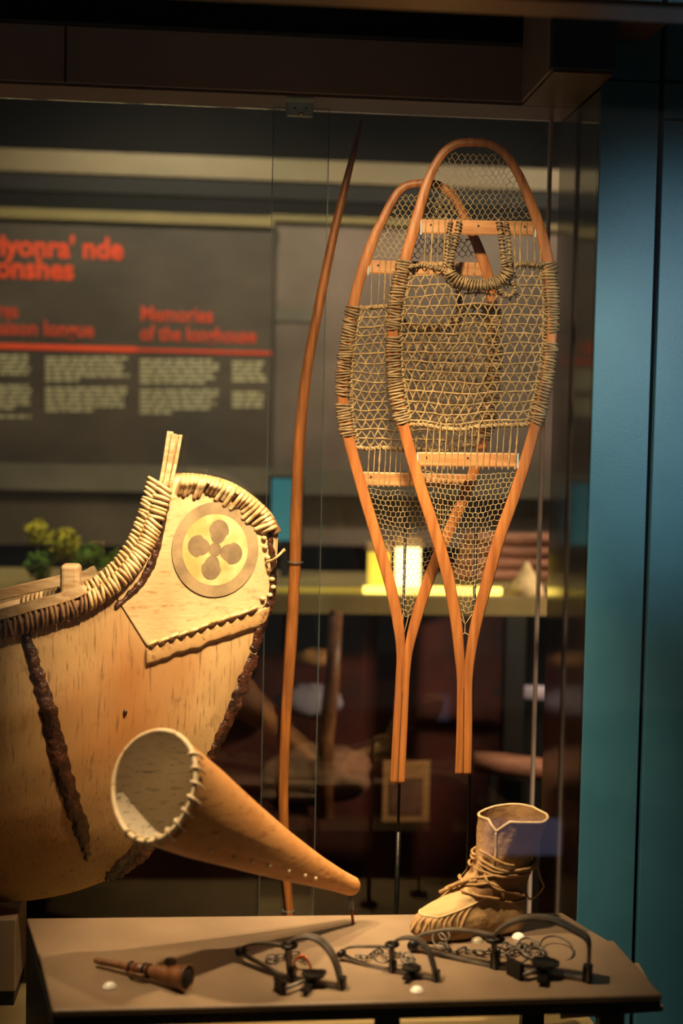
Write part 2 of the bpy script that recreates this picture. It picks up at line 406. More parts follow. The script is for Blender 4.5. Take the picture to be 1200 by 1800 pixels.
# ------------------------------------------------------------------ snowshoes
def wob(x, y, s, amp):
    v = noise.noise_vector(Vector((x / s, y / s, 3.7)))
    return v.x * amp, v.y * amp
def snowshoe(spec):
    Y = spec['Y']
    def P(px, py, off=0.0): return on_y(px, py, Y - off)     # off: toward the viewer
    base = P(*spec['L'][-1])
    root = thing('snowshoe', base, spec['label'], 'snowshoe', 'pair of hanging snowshoes')
    FT = 0.0095
    hw = spec['hw']     # half width table (py -> px)
    LT = catmull([Vector((x, y, 0)) for x, y in spec['L']], 10)
    RT = catmull([Vector((x, y, 0)) for x, y in spec['R']], 10)
    path = list(reversed(LT)) + RT[1:]
    sec = [(-1,-.8),(-.8,-1),(.8,-1),(1,-.8),(1,.8),(.8,1),(-.8,1),(-1,.8)]
    def frame_part(pp, name):
        # rectangular bent-wood bar
        V = []; n = len(pp)
        for i, c in enumerate(pp):
            T = pp[min(i+1, n-1)] - pp[max(i-1, 0)]; T.normalize(); N = Vector((-T.y, T.x, 0))
            h = interp(hw, c.y)
            for a, b in sec:
                V.append(P(c.x + N.x*a*h, c.y + N.y*a*h, b * FT))
        m_ = len(sec); Fc = []
        for i in range(n-1):
            for k in range(m_):
                l = (k+1) % m_; Fc.append((i*m_+k, i*m_+l, (i+1)*m_+l, (i+1)*m_+k))
        Fc.append(tuple(reversed(range(m_)))); Fc.append(tuple((n-1)*m_+k for k in range(m_)))
        return MB().add(V, Fc).build(name, M['wood'], root, smooth=True)
    fr = frame_part(path, 'frame')
    ltab = sorted([(p.y, p.x) for p in LT]); rtab = sorted([(p.y, p.x) for p in RT])
    def xl_(y): return interp(ltab, y) + interp(hw, y)
    def xr_(y): return interp(rtab, y) - interp(hw, y)
    px2m = Y / F
    def inside(x, y, pad=0): return xl_(y) - pad <= x <= xr_(y) + pad
    def string(mb, pts, r, sides=4):
        if len(pts) > 1: mb.tube([P(*p) for p in pts], r, sides, caps=False)
    # crossbars
    for (xa, ya, xb, yb, h) in spec['bars']:
        T = Vector((xb - xa, yb - ya, 0)).normalized(); N = Vector((-T.y, T.x, 0))
        rows = []
        for t in (0, .01, .5, .99, 1):
            c = Vector((lerp(xa, xb, t), lerp(ya, yb, t), 0)); e = 0.86 if t in (0, 1) else 1.0
            rows.append([P(c.x + N.x*a*h*e, c.y + N.y*a*h*e, b*0.006*e) for a, b in sec])
        mb = MB().grid(rows, True); k = len(sec)
        mb.f.append(tuple(range(k))); mb.f.append(tuple(len(mb.v)-k+i for i in range(k)))
        bar = mb.build('crossbar', M['bar'], root)
        for t in (0.09, 0.5, 0.9):
            c = Vector((lerp(xa, xb, t), lerp(ya, yb, t), 0))
            if (spec['front'] or t < 0.2):
                p = P(c.x, c.y - 3, 0.0062)
                MB().tube([p, p + Vector((0, -0.0006, 0))], 0.0022, 8).build('peg_hole', M['near_black'], bar)
        for xe in (xa + 1, xb - 1):      # little metal staple at each end
            c = P(xe, lerp(ya, yb, 0 if xe < xb - 5 else 1), 0.0075)
            MB().tube([c + EZ * 0.013, c - EZ * 0.016], 0.0019, 6).build('staple', M['zinc'], bar)
    # body webbing: three-way weave
    mb = MB()
    y0, y1 = spec['body']; h = spec['row']; p_ = h * 0.94
    hole = spec['hole']
    def in_hole(x, y):
        if hole is None: return False
        hx, hy, ra, rb = hole
        return ((x-hx)/ra)**2 + ((y-hy)/rb)**2 < 1 or (y < hy and abs(x-hx) < ra)
    def sag(x, y):
        t = (x - xl_(y)) / max(1, xr_(y) - xl_(y)); t = max(0, min(1, t))
        return spec['sag'] * 4 * t * (1 - t) * interp(((y0, -0.5), (y1, 1.0)), y)
    def warp(x, y):
        a, b = wob(x, y, 45, 5.0); c, d = wob(x + 300, y, 14, 1.6)
        return x + a + c, y + b + d + sag(x, y)
    nrow = int((y1 - y0) / h)
    def clipped(gen, r, sides=4, ztw=0.0, ph=0):
        run = []
        for k, (x, y) in enumerate(gen):
            X, Yp = warp(x, y)
            ok = y0 - 3 <= y <= y1 + 1 and inside(X, Yp, 2) and not in_hole(X, Yp)
            if ok: run.append((X, Yp, ztw * math.sin(k * 1.1 + ph)))
            else:
                if len(run) > 2: string(mb, run, r, sides)
                run = []
        if len(run) > 2: string(mb, run, r, sides)
    rb_ = spec['r_body']
    for j in range(nrow + 1):
        y = y0 + j * h
        clipped([(x, y) for x in range(int(xl_(y)) - 14, int(xr_(y)) + 15, 6)], rb_ * random.uniform(.85, 1.25), 5, 0.0016, j)
    cxm = (xl_((y0+y1)/2) + xr_((y0+y1)/2)) / 2
    for k in range(-32, 33):
        for sgn in (-1, 1):
            gen = []
            x0_ = cxm + k * p_ + (p_/2 if sgn > 0 else 0)
            for s_ in range(int((y1 - y0) / 5) + 2):
                y = y0 + s_ * 5
                # stepped weave: slants between the rows, short hold across each row
                ph = (y - (y0 + y1)/2) / h
                gen.append((x0_ + sgn * (ph + 0.13*math.sin(2*math.pi*ph)) * p_/2 * spec['slant'], y))
            clipped(gen, rb_ * (1.05 if sgn < 0 else 0.8), 4, 0.0014, k)
    # second cord twisted round the top and bottom selvedge
    for y, rr in ((y0 - 1, 1.7), (y1 + 1, 1.5)):
        for ph in (0, math.pi):
            run = []
            for x in range(int(xl_(y)) - 4, int(xr_(y)) + 5, 4):
                X, Yp = warp(x, y)
                if in_hole(X, Yp): 
                    if len(run) > 2: string(mb, run, rb_ * rr, 5)
                    run = []; continue
                run.append((X, Yp + 2.6 * math.sin(x * 0.45 + ph), 0.002 * math.cos(x * 0.45 + ph)))
            if len(run) > 2: string(mb, run, rb_ * rr, 5)
    # selvedge cord along the sides
    for f_, s_ in ((xl_, 7), (xr_, -7)):
        run = [(f_(y) + s_ + wob(y, s_, 20, 2)[0], y, 0) for y in range(int(y0), int(y1), 8)]
        string(mb, run, rb_ * 1.2, 5)
        for y in range(int(y0) + 4, int(y1), 9):     # short ties to the frame
            string(mb, [(f_(y) - s_*0.8, y + 2, 0.001), (f_(y) + s_*1.1, y - 2 + random.uniform(-3, 3), 0.002)], rb_ * 1.1, 4)
    tag(mb.build('body_webbing', M['babiche'], root, smooth=True), kind='stuff')
    # fine nets
    def net(name, ya, yb, hrow, step, amp, r, pad, sagv, mat, skew=0.0):
        mb = MB(); nr = int((yb - ya) / hrow); rows = []
        for j in range(nr + 1):
            y = ya + j * hrow
            xa, xb = xl_(y) + pad, xr_(y) - pad
            if xb - xa < 3: continue
            run = {}
            k0 = int(math.floor((xa - 400) / step)); k1 = int(math.ceil((xb - 400) / step))
            for k in range(k0, k1 + 1):
                x = 400 + k * step
                if not (xa - step*0.7 <= x <= xb + step*0.7): continue
                x = min(max(x, xa), xb)
                a, b = wob(x, y, 26, 3.2); c, d = wob(x, y + 500, 9, 0.9)
                t = (x - xa) / (xb - xa)
                X = min(max(x + a + c, xa - 2), xb + 2)
                run[k] = (X, y + amp * (1 if (k + j) % 2 else -1) + b + d + sagv * 4 * t * (1-t) + skew * (t - .5), 0.0006 * math.sin(k * 2.1))
            rows.append((j, run))
            pts = [run[k] for k in sorted(run)]
            pts = [(xl_(y) + 1, pts[0][1] - 1, 0)] + pts + [(xr_(y) - 1, pts[-1][1] - 1, 0)]
            string(mb, pts, r, 4)
        for (j, ra), (j2, rb2) in zip(rows, rows[1:]):
            for k in ra:
                if (k + j) % 2 and k in rb2: string(mb, [ra[k], rb2[k]], r, 4)
        tag(mb.build(name, mat, root, smooth=True), kind='stuff')
    net('toe_webbing', *spec['toe'], M['net'])
    net('heel_webbing', *spec['heel'], M['net'])
    # long strings between body and crossbars
    mb = MB()
    for (xa, ya, xb, yb) in spec['strings']:
        for dx in ((-1.2, 1.2) if random.random() < 0.35 else (0,)):
            pts = []
            for t in (0, .2, .4, .6, .8, 1):
                a, b = wob(xa*3 + t*40 + dx, ya, 11, 1.4)
                pts.append((lerp(xa, xb, t) + a + dx*math.cos(t*9), lerp(ya, yb, t), 0.0078))
            string(mb, pts, 0.0011, 5)
    tag(mb.build('suspension_string', M['babiche'], root, smooth=True), kind='stuff')
    # toe-hole cord: a thick wrapped loop
    mb = MB()
    for cord in spec['cords']:
        pts = catmull([P(x, y, 0.009) for x, y in cord['pts']], 10)
        mb.tube(pts, cord['r'] * 0.72, 6)
        d = 0; last = pts[0]
        for i in range(1, len(pts) - 1):
            d += (pts[i] - last).length; last = pts[i]
            if d > 0.0044:
                d = 0
                T = (pts[i+1] - pts[i-1]).normalized(); A = T.orthogonal().normalized(); B = T.cross(A)
                loop_ring(pts[i], A * cord['r'], B * cord['r'], 0, 0.0019, mb, 8, 4, T * random.uniform(-.003, .003))
    if spec['cords']: tag(mb.build('toe_cord', M['babiche_dark'], root, smooth=True), kind='stuff')
    # lashings round the frame
    for side, tab in (('L', ltab), ('R', rtab)):
        mb = MB(); ya, yb = spec['lash'][side]; y = ya; n = 0
        while y < yb:
            c = Vector((interp(tab, y), y, 0)); T = Vector((interp(tab, y + 3) - interp(tab, y - 3), 6, 0)).normalized()
            hh = (interp(hw, y) + 2.6) * px2m
            C0 = P(c.x, c.y); A = (P(c.x - T.y, c.y + T.x) - C0).normalized() * hh
            lengthwise = (P(c.x + T.x, c.y + T.y) - C0).normalized()
            if not any(abs(y - g) < 4.5 for g in spec['gaps'].get(side, ())):
                loop_ring(C0 + A * random.uniform(-.03, .06), A * random.uniform(.97, 1.08), Vector((0, FT + 0.0022, 0)), 0, random.uniform(.0017, .0029), mb, 12, 5, lengthwise * random.uniform(-.003, .003))
            y += random.uniform(3.9, 6.2); n += 1
        tag(mb.build('lashing', M['babiche_dark'], root, smooth=True), kind='stuff')
    # tail string
    mb = MB()
    for pts in spec['tail']: string(mb, [(x, y, 0.0) for x, y in pts], 0.0011, 4)
    mb.build('tail_string', M['net'], root, smooth=True)
    # seam between the two halves of the tail
    (xa, ya, xb, yb) = spec['seam']
    MB().tube([P(lerp(xa, xb, t), lerp(ya, yb, t), FT + 0.0001) for t in (0, .5, 1)], 0.0007, 4).build('tail_joint', M['near_black'], root)
    return root
front_strings = [(748,386,745,470),(760,386,757,470),(771,386,768,472),(782,386,780,472),(903,388,905,470),(914,388,914,472),(925,389,927,470),(937,390,940,470),(949,400,950,470)]
front_strings += [(752 + k*11.3, 742 + (4 if k % 2 else 0), 746 + k*11.3, 825) for k in range(15)]
front = snowshoe(dict(front=True, Y=2.74, label='front snowshoe of the hanging pair, nearer and higher, complete wooden frame',
    L=[(828,250),(800,254),(775,274),(751,320),(728,400),(711,460),(697,520),(690,590),(695,680),(709,750),(737,850),(766,940),(786,1010),(801,1090),(807,1150),(810,1200),(809,1290),(806.5,1361)],
    R=[(828,250),(858,253),(884,268),(910,305),(936,365),(954,420),(966,480),(971,560),(963,650),(943,740),(911,850),(876,950),(854,1030),(838,1090),(827,1150),(823,1200),(822.5,1290),(821,1361)],
    hw=[(240,7.5),(300,8),(420,10),(600,9),(760,10),(1000,10.5),(1100,10),(1160,8.6),(1200,7.2),(1361,7.4)],
    bars=[(739,398,942,402,12.5),(733,807,911,809,12.5)],
    body=(470,744), row=16.6, slant=1.0, r_body=0.0019, sag=9, hole=(840,478,50,20),
    toe=(270,384,8.6,5.4,3.0,0.0009,5,4), heel=(829,1082,9.4,4.4,0.9,0.0008,4,5),
    strings=front_strings,
    cords=[dict(pts=[(808,386),(803,412),(796,440),(790,468),(784,492)], r=0.0052), dict(pts=[(792,386),(788,412),(785,445),(781,470)], r=0.0038),
           dict(pts=[(876,386),(880,412),(884,445),(886,465),(896,492)], r=0.0052), dict(pts=[(888,388),(893,415),(896,450),(896,472)], r=0.0038),
           dict(pts=[(788,476),(797,489),(815,498),(840,502),(866,499),(884,490),(895,474)], r=0.0115),
           dict(pts=[(905,466),(925,463),(945,466),(960,462)], r=0.0036), dict(pts=[(718,470),(740,466),(762,471),(782,476)], r=0.0036),
           dict(pts=[(884,494),(878,506),(884,518),(896,520),(905,508),(900,494)], r=0.0034)],
    lash=dict(L=(460,748), R=(463,746)), gaps=dict(L=(588,), R=(590, 594, 598)),
    tail=[[(806,1080),(817,1098),(829,1080)],[(812,1078),(817,1098)],[(817,1098),(817,1112),(810,1118)],[(817,1112),(824,1117)]],
    seam=(815,1210,813.5,1358)))
rear_strings = [(654,458,652,540),(668,458,664,541),(678,458,674,542),(687,458,683,542),(696,458,692,543),(822,458,820,520),(834,458,832,520),(846,460,846,520)]
rear_strings += [(650 + k*9.5, 778 + (5 if k % 2 else 0), 645 + k*9.5, 856) for k in range(7)] + [(722 + k*9.5, 780, 718 + k*9.5, 856) for k in range(9)]
rear = snowshoe(dict(front=False, Y=2.80, label='rear snowshoe of the hanging pair, lower and partly covered by the other',
    L=[(742,322),(715,326),(696,342),(676,378),(652,430),(627,510),(610,600),(602,680),(608,750),(634,850),(666,960),(686,1030),(700,1100),(704,1150),(701,1200),(696,1290),(692,1377)],
    R=[(742,322),(772,326),(796,346),(820,390),(842,440),(858,490),(868,560),(870,640),(860,730),(832,830),(795,920),(768,980),(746,1040),(728,1100),(717,1150),(713,1200),(709,1290),(705,1377)],
    hw=[(310,7),(380,7.5),(460,9.5),(600,8.5),(760,9.5),(1000,10),(1100,9.5),(1150,7.5),(1200,6.4),(1377,6.6)],
    bars=[(646,469,852,474,12),(634,841,830,846,12)],
    body=(542,782), row=16.0, slant=1.0, r_body=0.0019, sag=9, hole=(750,550,48,20),
    toe=(344,458,8.2,5.4,2.9,0.0012,6,3), heel=(858,1084,9.2,4.4,0.9,0.0007,4,5),
    strings=rear_strings,
    cords=[dict(pts=[(700,462),(698,490),(690,520),(686,552)], r=0.0048), dict(pts=[(800,462),(801,490),(806,520),(810,550)], r=0.0048),
           dict(pts=[(692,556),(712,570),(750,576),(790,570),(808,554)], r=0.0090)],
    lash=dict(L=(540,770), R=(545,775)), gaps=dict(L=(700, 704), R=()),
    tail=[[(701,1082),(709,1118),(718,1082)],[(708,1080),(708,1118)],[(709,1118),(707,1124)]],
    seam=(707,1215,699,1374)))

# mounting rods
def rod(name, px, ptop, pbot, Y, label, sleeve=None):
    a = on_y(px[0], ptop, Y); b = Vector((a.x - 0.001, a.y, ZDECK))
    root = thing(name, b, label, 'rod', 'snowshoe mounting rods')
    MB().tube([a, b], 0.0030, 8).build('rod', M['black_steel'], root, smooth=True)
    hook = a + Vector((0, -0.022, 0.004))
    MB().tube(catmull([a - EZ*0.03, a, a + Vector((0, -0.012, 0.004)), hook], 5), 0.0026, 6).build('hook', M['black_steel'], root, smooth=True)
    if sleeve:
        c = on_y(px[0], sleeve, Y)
        MB().tube([Vector((a.x, a.y, c.z)), b], 0.0052, 10).build('sleeve', M['black_steel'], root, smooth=True)
    MB().tube([b, b + EZ * 0.006], 0.022, 16).build('foot', M['black_steel'], root)
rod('mounting_rod', (713, 713), 900, 1600, 2.835, 'thin black rod with thicker lower sleeve behind the rear snowshoe', 1462)
rod('mounting_rod', (838, 838), 880, 1420, 2.775, 'thin straight black rod rising behind the boot to the front snowshoe')

# ------------------------------------------------------------------ acrylic hanger, bracket and stave
DA = 2.985
ha = [on_case(481, 188, DA), on_case(579, 190, DA), on_case(553, 1640, DA), on_case(452, 1640, DA)]
hang = thing('acrylic_hanger', cc(cx(ha[3]), DA, ha[3].z), 'tall clear acrylic strip hanging behind the wooden bow stave', 'hanger')
xa0, xa1 = cx(ha[0]), cx(ha[1])
za0, za1 = ZDECK, ha[0].z
MB().box(xa0, xa1, DA, DA + 0.006, za0, za1).build('sheet', M['acrylic'], hang)
for x in (xa0, xa1):
    MB().box(x - 0.0007, x + 0.0007, DA - 0.0003, DA + 0.0063, za0, za1).build('sheet_edge', M['acrylic_edge'], hang)
MB().box(xa0, xa1, DA - 0.0003, DA + 0.0063, za1 - 0.0007, za1 + 0.0007).build('sheet_edge', M['acrylic_edge'], hang)
b0, b1 = on_case(503, 168, DA - 0.006), on_case(550, 207, DA - 0.006)
brk = thing('hanging_bracket', cc(cx(b0), DA, zb - 0.006), 'small zinc plate bracket with one screw under the top beam', 'bracket')
MB().box(cx(b0), cx(b1), DA - 0.0095, DA - 0.0005, b1.z, zb - 0.0065).build('plate', M['zinc'], brk, bevel=0.004, segs=3)
MB().box(cx(b0), cx(b1), DA - 0.045, DA - 0.0095, zb - 0.009, zb - 0.0065).build('flange', M['zinc'], brk)
xm = (cx(b0) + cx(b1)) / 2
for px, py in ((518, 190), (538, 190)):
    p = on_case(px, py, DA - 0.0097); MB().tube([p, p - EY * 0.0006], 0.0022, 10).build('screw_hole', M['near_black'], brk)
p = on_case(529, 199, DA - 0.0097); MB().ball(p, 0.0055, 6, 12, (1, .7, 1)).build('screw', M['chrome'], brk, smooth=True)

Yst = 2.93
stp = [(635,211),(626,250),(607,325),(589,400),(572,480),(556,560),(541,640),(533,700),(526,780),(522,860),(520,930),(519,985),(516,1040),(512,1110),(506,1200),(501,1290),(498,1380),(499,1450),(503,1530),(508,1590),(511,1640)]
str_ = [2.2,4.5,7,8,8.6,9,9.4,9.8,10.5,10.8,11.6,11,10.4,11.6,10.6,9.6,9.2,9.2,8.6,7.6,7]
pts = catmull([on_case(x, y, Yst) for x, y in stp], 6)
rad = [p.x for p in catmull([Vector((r * Yst / F, 0, 0)) for r in str_], 6)]
stave = thing('bow_stave', pts[-1], 'long slender curved wooden bow stave standing upright against clear acrylic', 'stave')
s8 = [(math.cos(math.pi/8 + k*math.pi/4), 0.8*math.sin(math.pi/8 + k*math.pi/4)) for k in range(8)]
MB().tube(pts, rad, sec=s8, normal=EY).build('shaft', M['stave'], stave, smooth=True)
MB().tube([pts[-1], Vector((pts[-1].x, pts[-1].y, ZDECK))], rad[-1], sec=s8, normal=EY).build('lower_tip', M['stave'], stave, smooth=True)
for (px, py, w) in ((519, 988, 13), (507, 1600, 11)):
    c = on_case(px, py, Yst); A = EX * (w * Yst / F); B = EY * 0.014
    clip = MB(); clip.tube([c + A*math.cos(a) - B*math.sin(a) for a in [math.pi*k/10 for k in range(-1, 12)]] , 0.0014, 6)
    clip.build('clip', M['acrylic_edge'], stave, smooth=True)

# ------------------------------------------------------------------ canoe
DC = 2.80
TOP = smooth_tab([(-420,1190),(-200,1142),(0,1092),(80,1066),(150,1040),(195,1012),(232,972),(258,925),(274,880),(284,845),(300,836),(330,834),(370,838),(410,850),(445,872),(468,893),(480,906),(489,930)])
BOT = smooth_tab([(-420,1596),(-200,1592),(0,1586),(60,1582),(110,1573),(160,1558),(210,1534),(260,1490),(300,1440),(345,1375),(385,1310),(415,1245),(440,1182),(462,1115),(478,1060),(486,1000),(489,932)])
BEAM = [(-420,0.27),(-200,0.245),(0,0.20),(100,0.165),(200,0.12),(290,0.078),(360,0.050),(420,0.028),(460,0.014),(489,0.005)]
PU = [(0,0.86),(0.15,0.93),(0.35,1.0),(0.55,0.96),(0.7,0.85),(0.82,0.66),(0.92,0.40),(1,0.02)]
PV = [(0,1.0),(0.3,0.92),(0.6,0.75),(0.85,0.5),(1,0.15)]
def hull_w(px, t):
    k = max(0, min(1, (px - 120) / 260))
    return interp(BEAM, px) * lerp(interp(PU, t), interp(PV, t), k)
def hull(px, py, out=0.0):
    a, b = interp(TOP, px), interp(BOT, px)
    t = max(0, min(1, (py - a) / max(1, b - a)))
    return on_case(px, py, DC - hull_w(px, t) - out)
def mirror(p): return p + EY * 2 * (DC - (p - CAM).dot(EY))
croot = cc(cx(on_case(-50, 1586, DC)), DC, on_case(-50, 1586, DC).z)
canoe = thing('birch_canoe', croot, 'birchbark canoe bow with painted four-petal emblem and root-stitched rim', 'canoe')
cols = [-420, -360, -300, -240, -180, -120, -60] + list(range(-30, 470, 10)) + [470, 476, 481, 485, 488, 489]
NT = 36
near = [[hull(px, lerp(interp(TOP, px), interp(BOT, px), t / NT)) for t in range(NT + 1)] for px in cols]
far = [[mirror(p) for p in r] for r in near]
mb = MB().grid(near).grid([list(reversed(r)) for r in far])
mb.grid([near[-1], far[-1]])                       # stem edge
hullo = mb.build('hull', M['hull'], canoe, smooth=True)
sol = hullo.modifiers.new('thickness', 'SOLIDIFY'); sol.thickness = 0.004; sol.offset = -1
# raised bow panel
def seam_y(px): return lerp(1135, 1070, (px - 262) / (450 - 262))
def gun_y(px): return interp(TOP, px)
rows = []
for px in list(range(205, 480, 6)) + [484]:
    top = gun_y(px) + (26 if px < 284 else 5)
    low = seam_y(px) + 8 if px >= 262 else lerp(1050, 1143, (px - 205) / 57)
    low = min(low, interp(BOT, px) - 4)
    if low < top + 6: low = top + 6
    rows.append([hull(px, lerp(top, low, k / 24), 0.0022) for k in range(25)])
pan = MB().grid(rows).build('bow_panel', M['bow_bark'], canoe, smooth=True)
sol = pan.modifiers.new('thickness', 'SOLIDIFY'); sol.thickness = 0.0015
# emblem
EC, ER, EA = (378, 966), (69, 76), R(8)
def epx(r, a):
    x, y = ER[0] * r * math.cos(a), ER[1] * r * math.sin(a)
    return EC[0] + x * math.cos(EA) - y * math.sin(EA), EC[1] + x * math.sin(EA) + y * math.cos(EA)
def patch(name, ra, rb, mat, out, amin=0, amax=2*math.pi, n=56):
    rows = [[hull(*epx(lerp(ra, rb, j / 6), lerp(amin, amax, k / n)), out) for k in range(n + 1)] for j in range(7)]
    return MB().grid(rows).build(name, mat, canoe, smooth=True)
patch('emblem_disc', 0.0, 0.84, M['paint_disc'], 0.0042)
patch('emblem_ring', 0.83, 1.10, M['paint_ring'], 0.0045)
for k in range(4):
    a0 = R(-86 + 90 * k); rows = []
    for j in range(9):
        rr = j / 8 * 0.27
        row = []
        for i in range(25):
            th = 2 * math.pi * i / 24
            lx = 0.42 + rr * 1.05 * math.cos(th); ly = rr * 0.95 * math.sin(th) * (1.0 if math.cos(th) > -0.2 else 0.8)
            r_, a_ = math.hypot(lx, ly), math.atan2(ly, lx) + a0
            row.append(hull(*epx(r_, a_), 0.0048))
        rows.append(row)
    MB().grid(rows).build('emblem_petal', M['paint_petal'], canoe, smooth=True)
patch('emblem_centre', 0.0, 0.16, M['paint_petal'], 0.0048)
# sewn strip beneath the panel
rows = []
for px in range(258, 478, 6):
    y = seam_y(px); wv = 6 * noise.noise(Vector((px * .05, 2, 2)))
    lo_ = min(y + 34 + wv, interp(BOT, px) - 3); 
    if lo_ < y + 3: break
    rows.append([hull(px, lerp(y + 3, lo_, k / 5), 0.0052 + 0.002*math.sin(k/5*math.pi)) for k in range(6)])
st = MB().grid(rows).build('seam_strip', M['seam_bark'], canoe, smooth=True)
sol = st.modifiers.new('thickness', 'SOLIDIFY'); sol.thickness = 0.003
for k in range(11):
    px = 268 + k * 17.5; y = seam_y(px) - 1 + random.uniform(-1.5, 1.5)
    a, b, c = hull(px - 6, y + 4, 0.006), hull(px + 2, y - 1.5, 0.013), hull(px + 9, y - 4, 0.006)
    MB().tube(catmull([a, b, c], 4), 0.0036, 6).build('root_stitch', M['root'], canoe, smooth=True)
# gunwale rails with root lashing
gpath = [(-420,1186),(-200,1138),(0,1096),(60,1078),(110,1062),(150,1050),(190,1024),(222,992),(246,955),(262,915),(272,880),(281,848)]
def rail_pts(off, out, seg=8, sub=None):
    pp = catmull([Vector((x, y, 0)) for x, y in (sub or gpath)], seg); res = []
    for i, c in enumerate(pp):
        T = (pp[min(i+1, len(pp)-1)] - pp[max(i-1, 0)]).normalized(); N = Vector((-T.y, T.x, 0))
        x, y = c.x + N.x * off, c.y + N.y * off
        w = hull_w(x, 0.0)
        res.append(on_case(x, y, DC - w - out))
    return res
outer = rail_pts(9, 0.010); inner = rail_pts(-8, -0.004)
MB().tube(outer, 0.011, 8).build('outwale', M['root_dark'], canoe, smooth=True)
MB().tube(inner, 0.010, 8).build('inwale', M['cedar'], canoe, smooth=True)
MB().tube([mirror(p) for p in outer[:-30]], 0.011, 8).build('outwale', M['root_dark'], canoe, smooth=True)
MB().tube([mirror(p) for p in inner[:-30]], 0.012, 8).build('inwale', M['cedar'], canoe, smooth=True)
def wraps(pp, r, start, step, tr, mat, tiltamt=0.004, jit=0.25):
    d = 0; nxt = start; last = pp[0]
    for i in range(1, len(pp)):
        segl = (pp[i] - last).length
        while d + segl >= nxt:
            c = last.lerp(pp[i], (nxt - d) / segl)
            T = (pp[min(i+1, len(pp)-1)] - pp[max(i-2, 0)]).normalized(); A = T.cross(EY).normalized(); B = T.cross(A)
            m_ = MB(); loop_ring(c, A * r, B * r, 0, tr * random.uniform(.85, 1.2), m_, 12, 5, T * random.uniform(-tiltamt, tiltamt) + T * 0.003)
            m_.build('root_lashing', mat, canoe, smooth=True)
            nxt += step * random.uniform(1 - jit, 1 + jit)
        d += segl; last = pp[i]
    return d
sub_up = gpath[5:]
wraps(rail_pts(9, 0.012, 8, sub_up), 0.0145, 0.004, 0.0088, 0.0039, M['root'])
wraps(rail_pts(-9, -0.002, 8, sub_up), 0.0135, 0.004, 0.0088, 0.0036, M['root'])
wraps(rail_pts(12, 0.010, 8, [(0,1096),(60,1078),(110,1062),(150,1050)]), 0.0165, 0.004, 0.0098, 0.0036, M['root_dark'])
# pale batten on top of the straight gunwale
bp = [(-420,1176),(-200,1130),(0,1080),(50,1066),(100,1053),(135,1041),(152,1031)]
MB().tube(rail_pts(0, 0.012, 6, bp), [0.009]*(6*6-2) + [0.006, 0.004, 0.003], sec=[(-.5,-1.0),(.5,-1.0),(.5,1.0),(-.5,1.0)], normal=EZ).build('gunwale_cap', M['cedar'], canoe)
MB().tube([mirror(p) for p in rail_pts(-6, 0.0, 6, bp)], 0.010, sec=[(-.9,-1.2),(.9,-1.2),(.9,1.2),(-.9,1.2)], normal=EZ).build('gunwale_cap', M['cedar'], canoe)
# inner thwart rail and its lashing, headboard
ra_, rb_ = on_case(-200, 1092, DC + 0.05), on_case(118, 1018, DC + 0.02)
MB().tube([ra_, rb_], 0.010, sec=[(-.9,-1.1),(.9,-1.1),(.9,1.1),(-.9,1.1)], normal=EZ).build('inner_rail', M['cedar'], canoe, bevel=0.002)
MB().tube([ra_ - EZ*0.024 - EY*.05, rb_ - EZ*0.022 - EY*.05], 0.010, 6).build('inner_rail', M['cedar'], canoe, smooth=True)
for k in range(9):
    c = (ra_ - EZ*0.024 - EY*.05).lerp(rb_ - EZ*0.022 - EY*.05, 0.78 + k * 0.0235)
    m_ = MB(); loop_ring(c, EZ * 0.011, EY * 0.011, 0, 0.0038, m_, 10, 5); m_.build('root_lashing', M['root'], canoe, smooth=True)
hb0, hb1 = on_case(107, 1046, DC - 0.05), on_case(141, 1052, DC - 0.05)
ztp = on_case(124, 990, DC - 0.03).z
x0h, x1h = cx(hb0), cx(hb1)
MB().box(x0h, x1h, DC - 0.075, DC - 0.02, hb0.z - 0.12, ztp).build('headboard', M['cedar'], canoe, bevel=0.008, segs=3)
# bundle of split sticks standing up at the end of the gunwale
for (xa, ya, xb, yb, w, dd_) in ((283,862,299,758,6.5,0.0),(289,864,306,762,5.0,0.006),(294,862,312,764,4.5,0.002),(298,862,318,764,3.2,0.012)):
    wv = hull_w(285, 0) - 0.012
    pa, pb = on_case(xa, ya, DC - wv - dd_), on_case(xb, yb, DC - wv - dd_)
    MB().tube([pa, pa.lerp(pb, .5) + EX * 0.001, pb], [w*DC/F, w*DC/F, w*DC/F*0.92], sec=[(-.8,-1),(.8,-1),(1,0),(.8,1),(-.8,1),(-1,0)], normal=EY).build('split_stick', M['cedar'], canoe)
